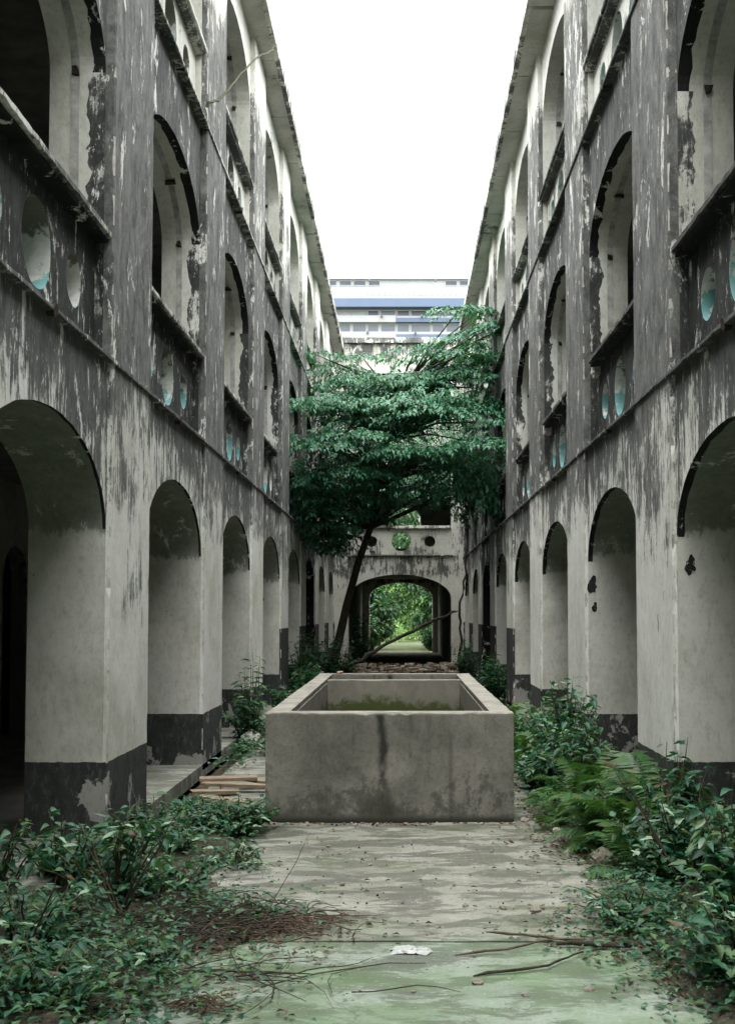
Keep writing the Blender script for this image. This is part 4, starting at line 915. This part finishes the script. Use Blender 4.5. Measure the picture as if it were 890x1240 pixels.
def stone_mesh(seed, flat=.6):
    bm = bmesh.new(); bmesh.ops.create_icosphere(bm, subdivisions=2, radius=1)
    for v in bm.verts:
        n = noise.noise(v.co * 1.1 + Vector((seed * 7.3, 0, 0))) * .55 + noise.noise(v.co * 2.7 + Vector((0, seed * 3.1, 0))) * .22
        v.co *= 1 + n; v.co.z *= flat
        v.co.x = max(-.85, min(.9, v.co.x)); v.co.y = max(-.8, min(.85, v.co.y))
    me = bpy.data.meshes.new('stone'); bm.to_mesh(me); bm.free(); me.materials.append(M['rubble']); return me
STONE = [stone_mesh(i, .45 + .1 * (i % 3)) for i in range(5)]
def stone(label, x, y, s, i, z=0, group=None, mat=None, name='stone', sc3=(1, 1, 1)):
    me = STONE[i % 5]
    if mat: me = me.copy(); me.materials[0] = M[mat]
    o = bpy.data.objects.new(name, me); COL.objects.link(o); o.location = (x, y, z + s * .3 * sc3[2]); o.scale = (s * sc3[0], s * sc3[1], s * sc3[2]); o.rotation_euler = (0, 0, i * 1.7)
    return props(o, label, name, group)
stone('large grey mossy rock at the foot of the right fern', 1.30, 7.75, .105, 1, mat='rock', name='rock', sc3=(1.2, .8, .9))
gs = 'small pale stones scattered on the slab'
for i, (x, y, z_, lb) in enumerate([(.33, 5.22, .028, 'pale chipped stone just beyond the curved dark stick'), (.80, 5.12, .026, 'rounded pale stone at the lower right of the green slab'), (.52, 5.05, .018, 'small stone between the two larger ones on the green slab'),
        (-.62, 5.12, .02, 'pale stone just behind the tuft of dry roots'), (-.35, 7.05, .02, 'flat white chip on the slab before the tank, left of centre'), (.16, 9.0, .028, 'white pebble touching the foot of the tank front'),
        (.72, 6.45, .03, 'largest of the brown stones in the right half of the bare slab'), (-.95, 6.75, .03, 'pale stone among weeds behind the brown vine heap')]):
    stone(lb, x, y, z_, i, z=-.006 if y < 5.85 else 0)
for i, (x, y, z_) in enumerate([(-.78, 5.28, .02), (.35, 6.55, .02), (.55, 6.5, .022), (-.2, 7.6, .018), (.6, 8.0, .02), (-.5, 8.2, .018), (.9, 7.0, .02), (.2, 7.1, .014), (.05, 5.1, .012)]):
    stone('tiny stone lying alone on the bare court slab', x, y, z_, i, z=-.006 if y < 5.85 else 0, group=gs)
stone('reddish broken chip on the green slab, left of centre', -.72, 5.75, .014, 2, mat='brick')
gr_ = 'rubble lumps along the right side of the tank'
rg = random.Random(12)
for i in range(26):
    x = rg.uniform(.93, 1.32); y = rg.uniform(7.9, 12.5)
    if y < 9.1 and x < 1.1: x += .12
    stone('pale rubble lump between the tank and the right ferns', x, y, rg.uniform(.02, .065), i, group=gr_)
# rubble behind the tank and broken stones at the passage: uncountable
g = MB()
def lump(mb, x, y, z, s):
    V = [(x + s * rg.uniform(.6, 1) * a, y + s * rg.uniform(.6, 1) * b, z + s * c * rg.uniform(.5, .8)) for a in (-1, 1) for b in (-1, 1) for c in (-1, 1)]
    mb.add(V, [(0, 1, 3, 2), (4, 6, 7, 5), (0, 4, 5, 1), (2, 3, 7, 6), (0, 2, 6, 4), (1, 5, 7, 3)], rg.choice([0, 0, 0, 1, 2]))
for i in range(900):
    y = 26 + 9.5 * rg.random() ; x = rg.uniform(-1.7, 1.6); lump(g, x, y, .03 + rg.random() * .08, rg.uniform(.02, .09))
for i in range(260): lump(g, rg.uniform(.92, 1.5), rg.uniform(8.5, 15), .01, rg.uniform(.008, .025))
for i in range(420): lump(g, rg.uniform(-1.7, 1.5), rg.uniform(5.9, 9.1), .003, rg.uniform(.002, .008))
for i in range(160): lump(g, rg.uniform(-1.04, .86), 9.1 - abs(rg.gauss(0, .05)), .003, rg.uniform(.004, .016))
for i in range(120): lump(g, rg.uniform(-1.2, 1.2), rg.uniform(4.6, 5.8), -.010, rg.uniform(.003, .008))
o = g.obj('rubble', [M['rubble'], M['litter'], M['soil']]); props(o, 'crumbled plaster and gravel strewn over the court', 'rubble', kind='stuff')
# leaf litter
rg2 = np.random.RandomState(8); P, D, N, S = [], [], [], []
for (x, y, rx, ry, n) in ((-.9, 5.9, .6, .5, 420), (-1.2, 5.0, .6, .4, 260), (1.35, 5.4, .3, .5, 260), (1.1, 6.0, .35, .5, 220), (1.2, 8.2, .2, .9, 200), (0, 31, 1.2, 3, 500), (0, 7, 1.0, 1.2, 50), (1.0, 8.3, .3, .8, 120), (-1.7, 11, .15, 2, 100), (-.7, 6.1, .3, .15, 160)):
    for _ in range(n):
        a, b = x + rg2.randn() * rx * .6, y + rg2.randn() * ry * .6
        if abs(a + .09) < .97 and 9 < b < 15.2 or a < -1.77 or a > 1.6: continue
        t = rg2.rand() * 6.28; P.append((a, b, (.01 if b < 27 else .1) + rg2.rand() * .008)); D.append((math.cos(t), math.sin(t), .05)); N.append((rg2.randn() * .3, rg2.randn() * .3, 1)); S.append(rg2.uniform(.02, .05) * (2 if b > 20 else 1))
o = put('leaf_litter', leafmesh('leaf_litter', P, D, N, S, M['leaf_dry'], .5, .1, .2, 3, 'lite')); props(o, 'brown fallen leaves on the slab and among the weeds', 'leaf litter', kind='stuff')

# crumpled white plastic bag
bm = bmesh.new(); bmesh.ops.create_grid(bm, x_segments=26, y_segments=16, size=1)
for v in bm.verts:
    x, y = v.co.x, v.co.y; e = max(0, 1 - (abs(x) ** 4 + abs(y) ** 4) * .6)
    n = noise.noise(Vector((x * 2.5, y * 3, 2))); n2 = noise.noise(Vector((x * 7, y * 9, 5)))
    v.co = Vector((x * .105 * (1 - .25 * abs(y)) + n * .02, y * .05 * (1 - .3 * x) + n * .012, .014 * e + abs(n) * .022 * e + n2 * .006 * e + .002))
me = bpy.data.meshes.new('plastic_bag'); bm.to_mesh(me); bm.free(); me.materials.append(M['bag'])
o = bpy.data.objects.new('plastic_bag', me); COL.objects.link(o); o.location = (.045, 5.7, -.008); o.rotation_euler = (0, 0, -.25)
props(o, 'crumpled flat white plastic bag on the joint between the two slabs', 'plastic bag')
# boards
gp = None
for i, (x, y, z, L, w_, rz, rx, lb) in enumerate([(-1.58, 10.9, .095, .52, .13, .16, .05, 'uppermost orange brown board left of the tank'), (-1.50, 10.74, .06, .60, .12, -.14, .02, 'middle brown board of the stack left of the tank'),
        (-1.64, 10.5, .03, .42, .12, .35, .0, 'lowest short board sticking out at the left'), (-1.34, 10.95, .07, .22, .09, -.35, .1, 'short dark board end nearest the tank'), (-1.50, 10.15, .014, .46, .16, -.1, 0, 'flat pale board lying before the other boards')]):
    q = MB(); n = 6
    for s in range(1): q.box(-L / 2, L / 2, -w_ / 2, w_ / 2, -.013, .013, jit=.004)
    me = mesh('plank', q.V, q.F, M['wood']); o = bpy.data.objects.new('plank', me); COL.objects.link(o); o.location = (x, y, z); o.rotation_euler = (rx, .02 * i, rz); props(o, lb, 'plank')
# broken white slab piece tipped into the drain + kerb edge
q = MB(); q.box(-.09, .09, -.14, .14, -.03, .03, jit=.012); me = mesh('slab_fragment', q.V, q.F, M['chip']); o = bpy.data.objects.new('slab_fragment', me); COL.objects.link(o)
o.location = (-1.80, 14.35, .10); o.rotation_euler = (.35, -.6, .4); props(o, 'pale broken slab piece tipped against the drain edge left of the tank', 'concrete piece')
stone('rounded pale stone near the drain, left of the tank', -1.63, 15.6, .12, 2)
stone('small pinkish stone lying on the far left corner of the tank rim', -.78, 15.02, .05, 3, z=.84, mat='brick')

# ------------------------------------------------------------------ garden beyond the passage
sheet('lawn', -30, 30, 49.6, 118, -.13, -.02, simple('sunlit_lawn', (.05, .055, .025), (.09, .12, .045), 2.5, .9, .8))
def garden_tree(label, x, y, h, r, n, seed, mat='leaf_y', zc=.62, zs=.17):
    rg = np.random.RandomState(seed); root = thing('garden_tree', label, 'tree', (x, y, 0)); g = MB()
    g.tube([(x, y, -.1), (x + .1, y, h * .35), (x - .1, y, h * .7)], [.16, .12, .05], 7); g.obj('trunk', M['bark'], root, smooth=True)
    P, D, N, S = [], [], [], []
    cl = [(x + rg.randn() * r * .45, y + rg.randn() * r * .45, max(.2, h * (zc + rg.randn() * zs))) for _ in range(30)]
    for c in cl:
        for _ in range(n // 30):
            v = rg.randn(3); v /= np.linalg.norm(v); q = rg.rand() ** .4 * r * .34
            P.append(np.array(c) + v * q * (1, 1, .7)); D.append(v + (0, 0, -.5)); N.append(rg.randn(3) * .5 + (0, 0, 1)); S.append(rg.uniform(.18, .34))
    o = put('crown', leafmesh('crown', P, D, N, S, M[mat], .5, .2, .1, seed, 'lite'), root); o['kind'] = 'stuff'
garden_tree('dark garden tree filling the left of the passage arch', -1.95, 53.5, 3.4, 1.5, 7500, 1, zc=.45, zs=.3)
garden_tree('dark garden tree filling the right of the passage arch', 1.95, 54, 3.6, 1.5, 7500, 2, zc=.45, zs=.3)
garden_tree('garden tree arching over the light beyond the passage', 1.6, 58, 6.6, 2.6, 6000, 3)
garden_tree('pale far garden tree at the left beyond the passage', -1.9, 68, 4.5, 2.6, 8000, 4, 'leaf_p', .4, .3)
garden_tree('pale far garden tree at the right beyond the passage', 2.3, 72, 4.8, 2.6, 8000, 5, 'leaf_p', .4, .3)
garden_tree('tall dark garden tree seen through the upper opening', -1.2, 60, 9.5, 3.0, 9000, 6)
garden_tree('farthest pale garden tree closing the view', -.3, 88, 6.5, 5.0, 12000, 7, 'leaf_p', .4, .3)
shrub('bright low shrub on the lawn at the left of the passage end', -1.35, 51.5, .5, 1.7, 60, .2, seed=41, indiv=0, per=14, mat='leaf_y')
shrub('bright low shrub on the lawn at the right of the passage end', 1.35, 51.5, .5, 1.3, 60, .2, seed=42, indiv=0, per=14, mat='leaf_y')
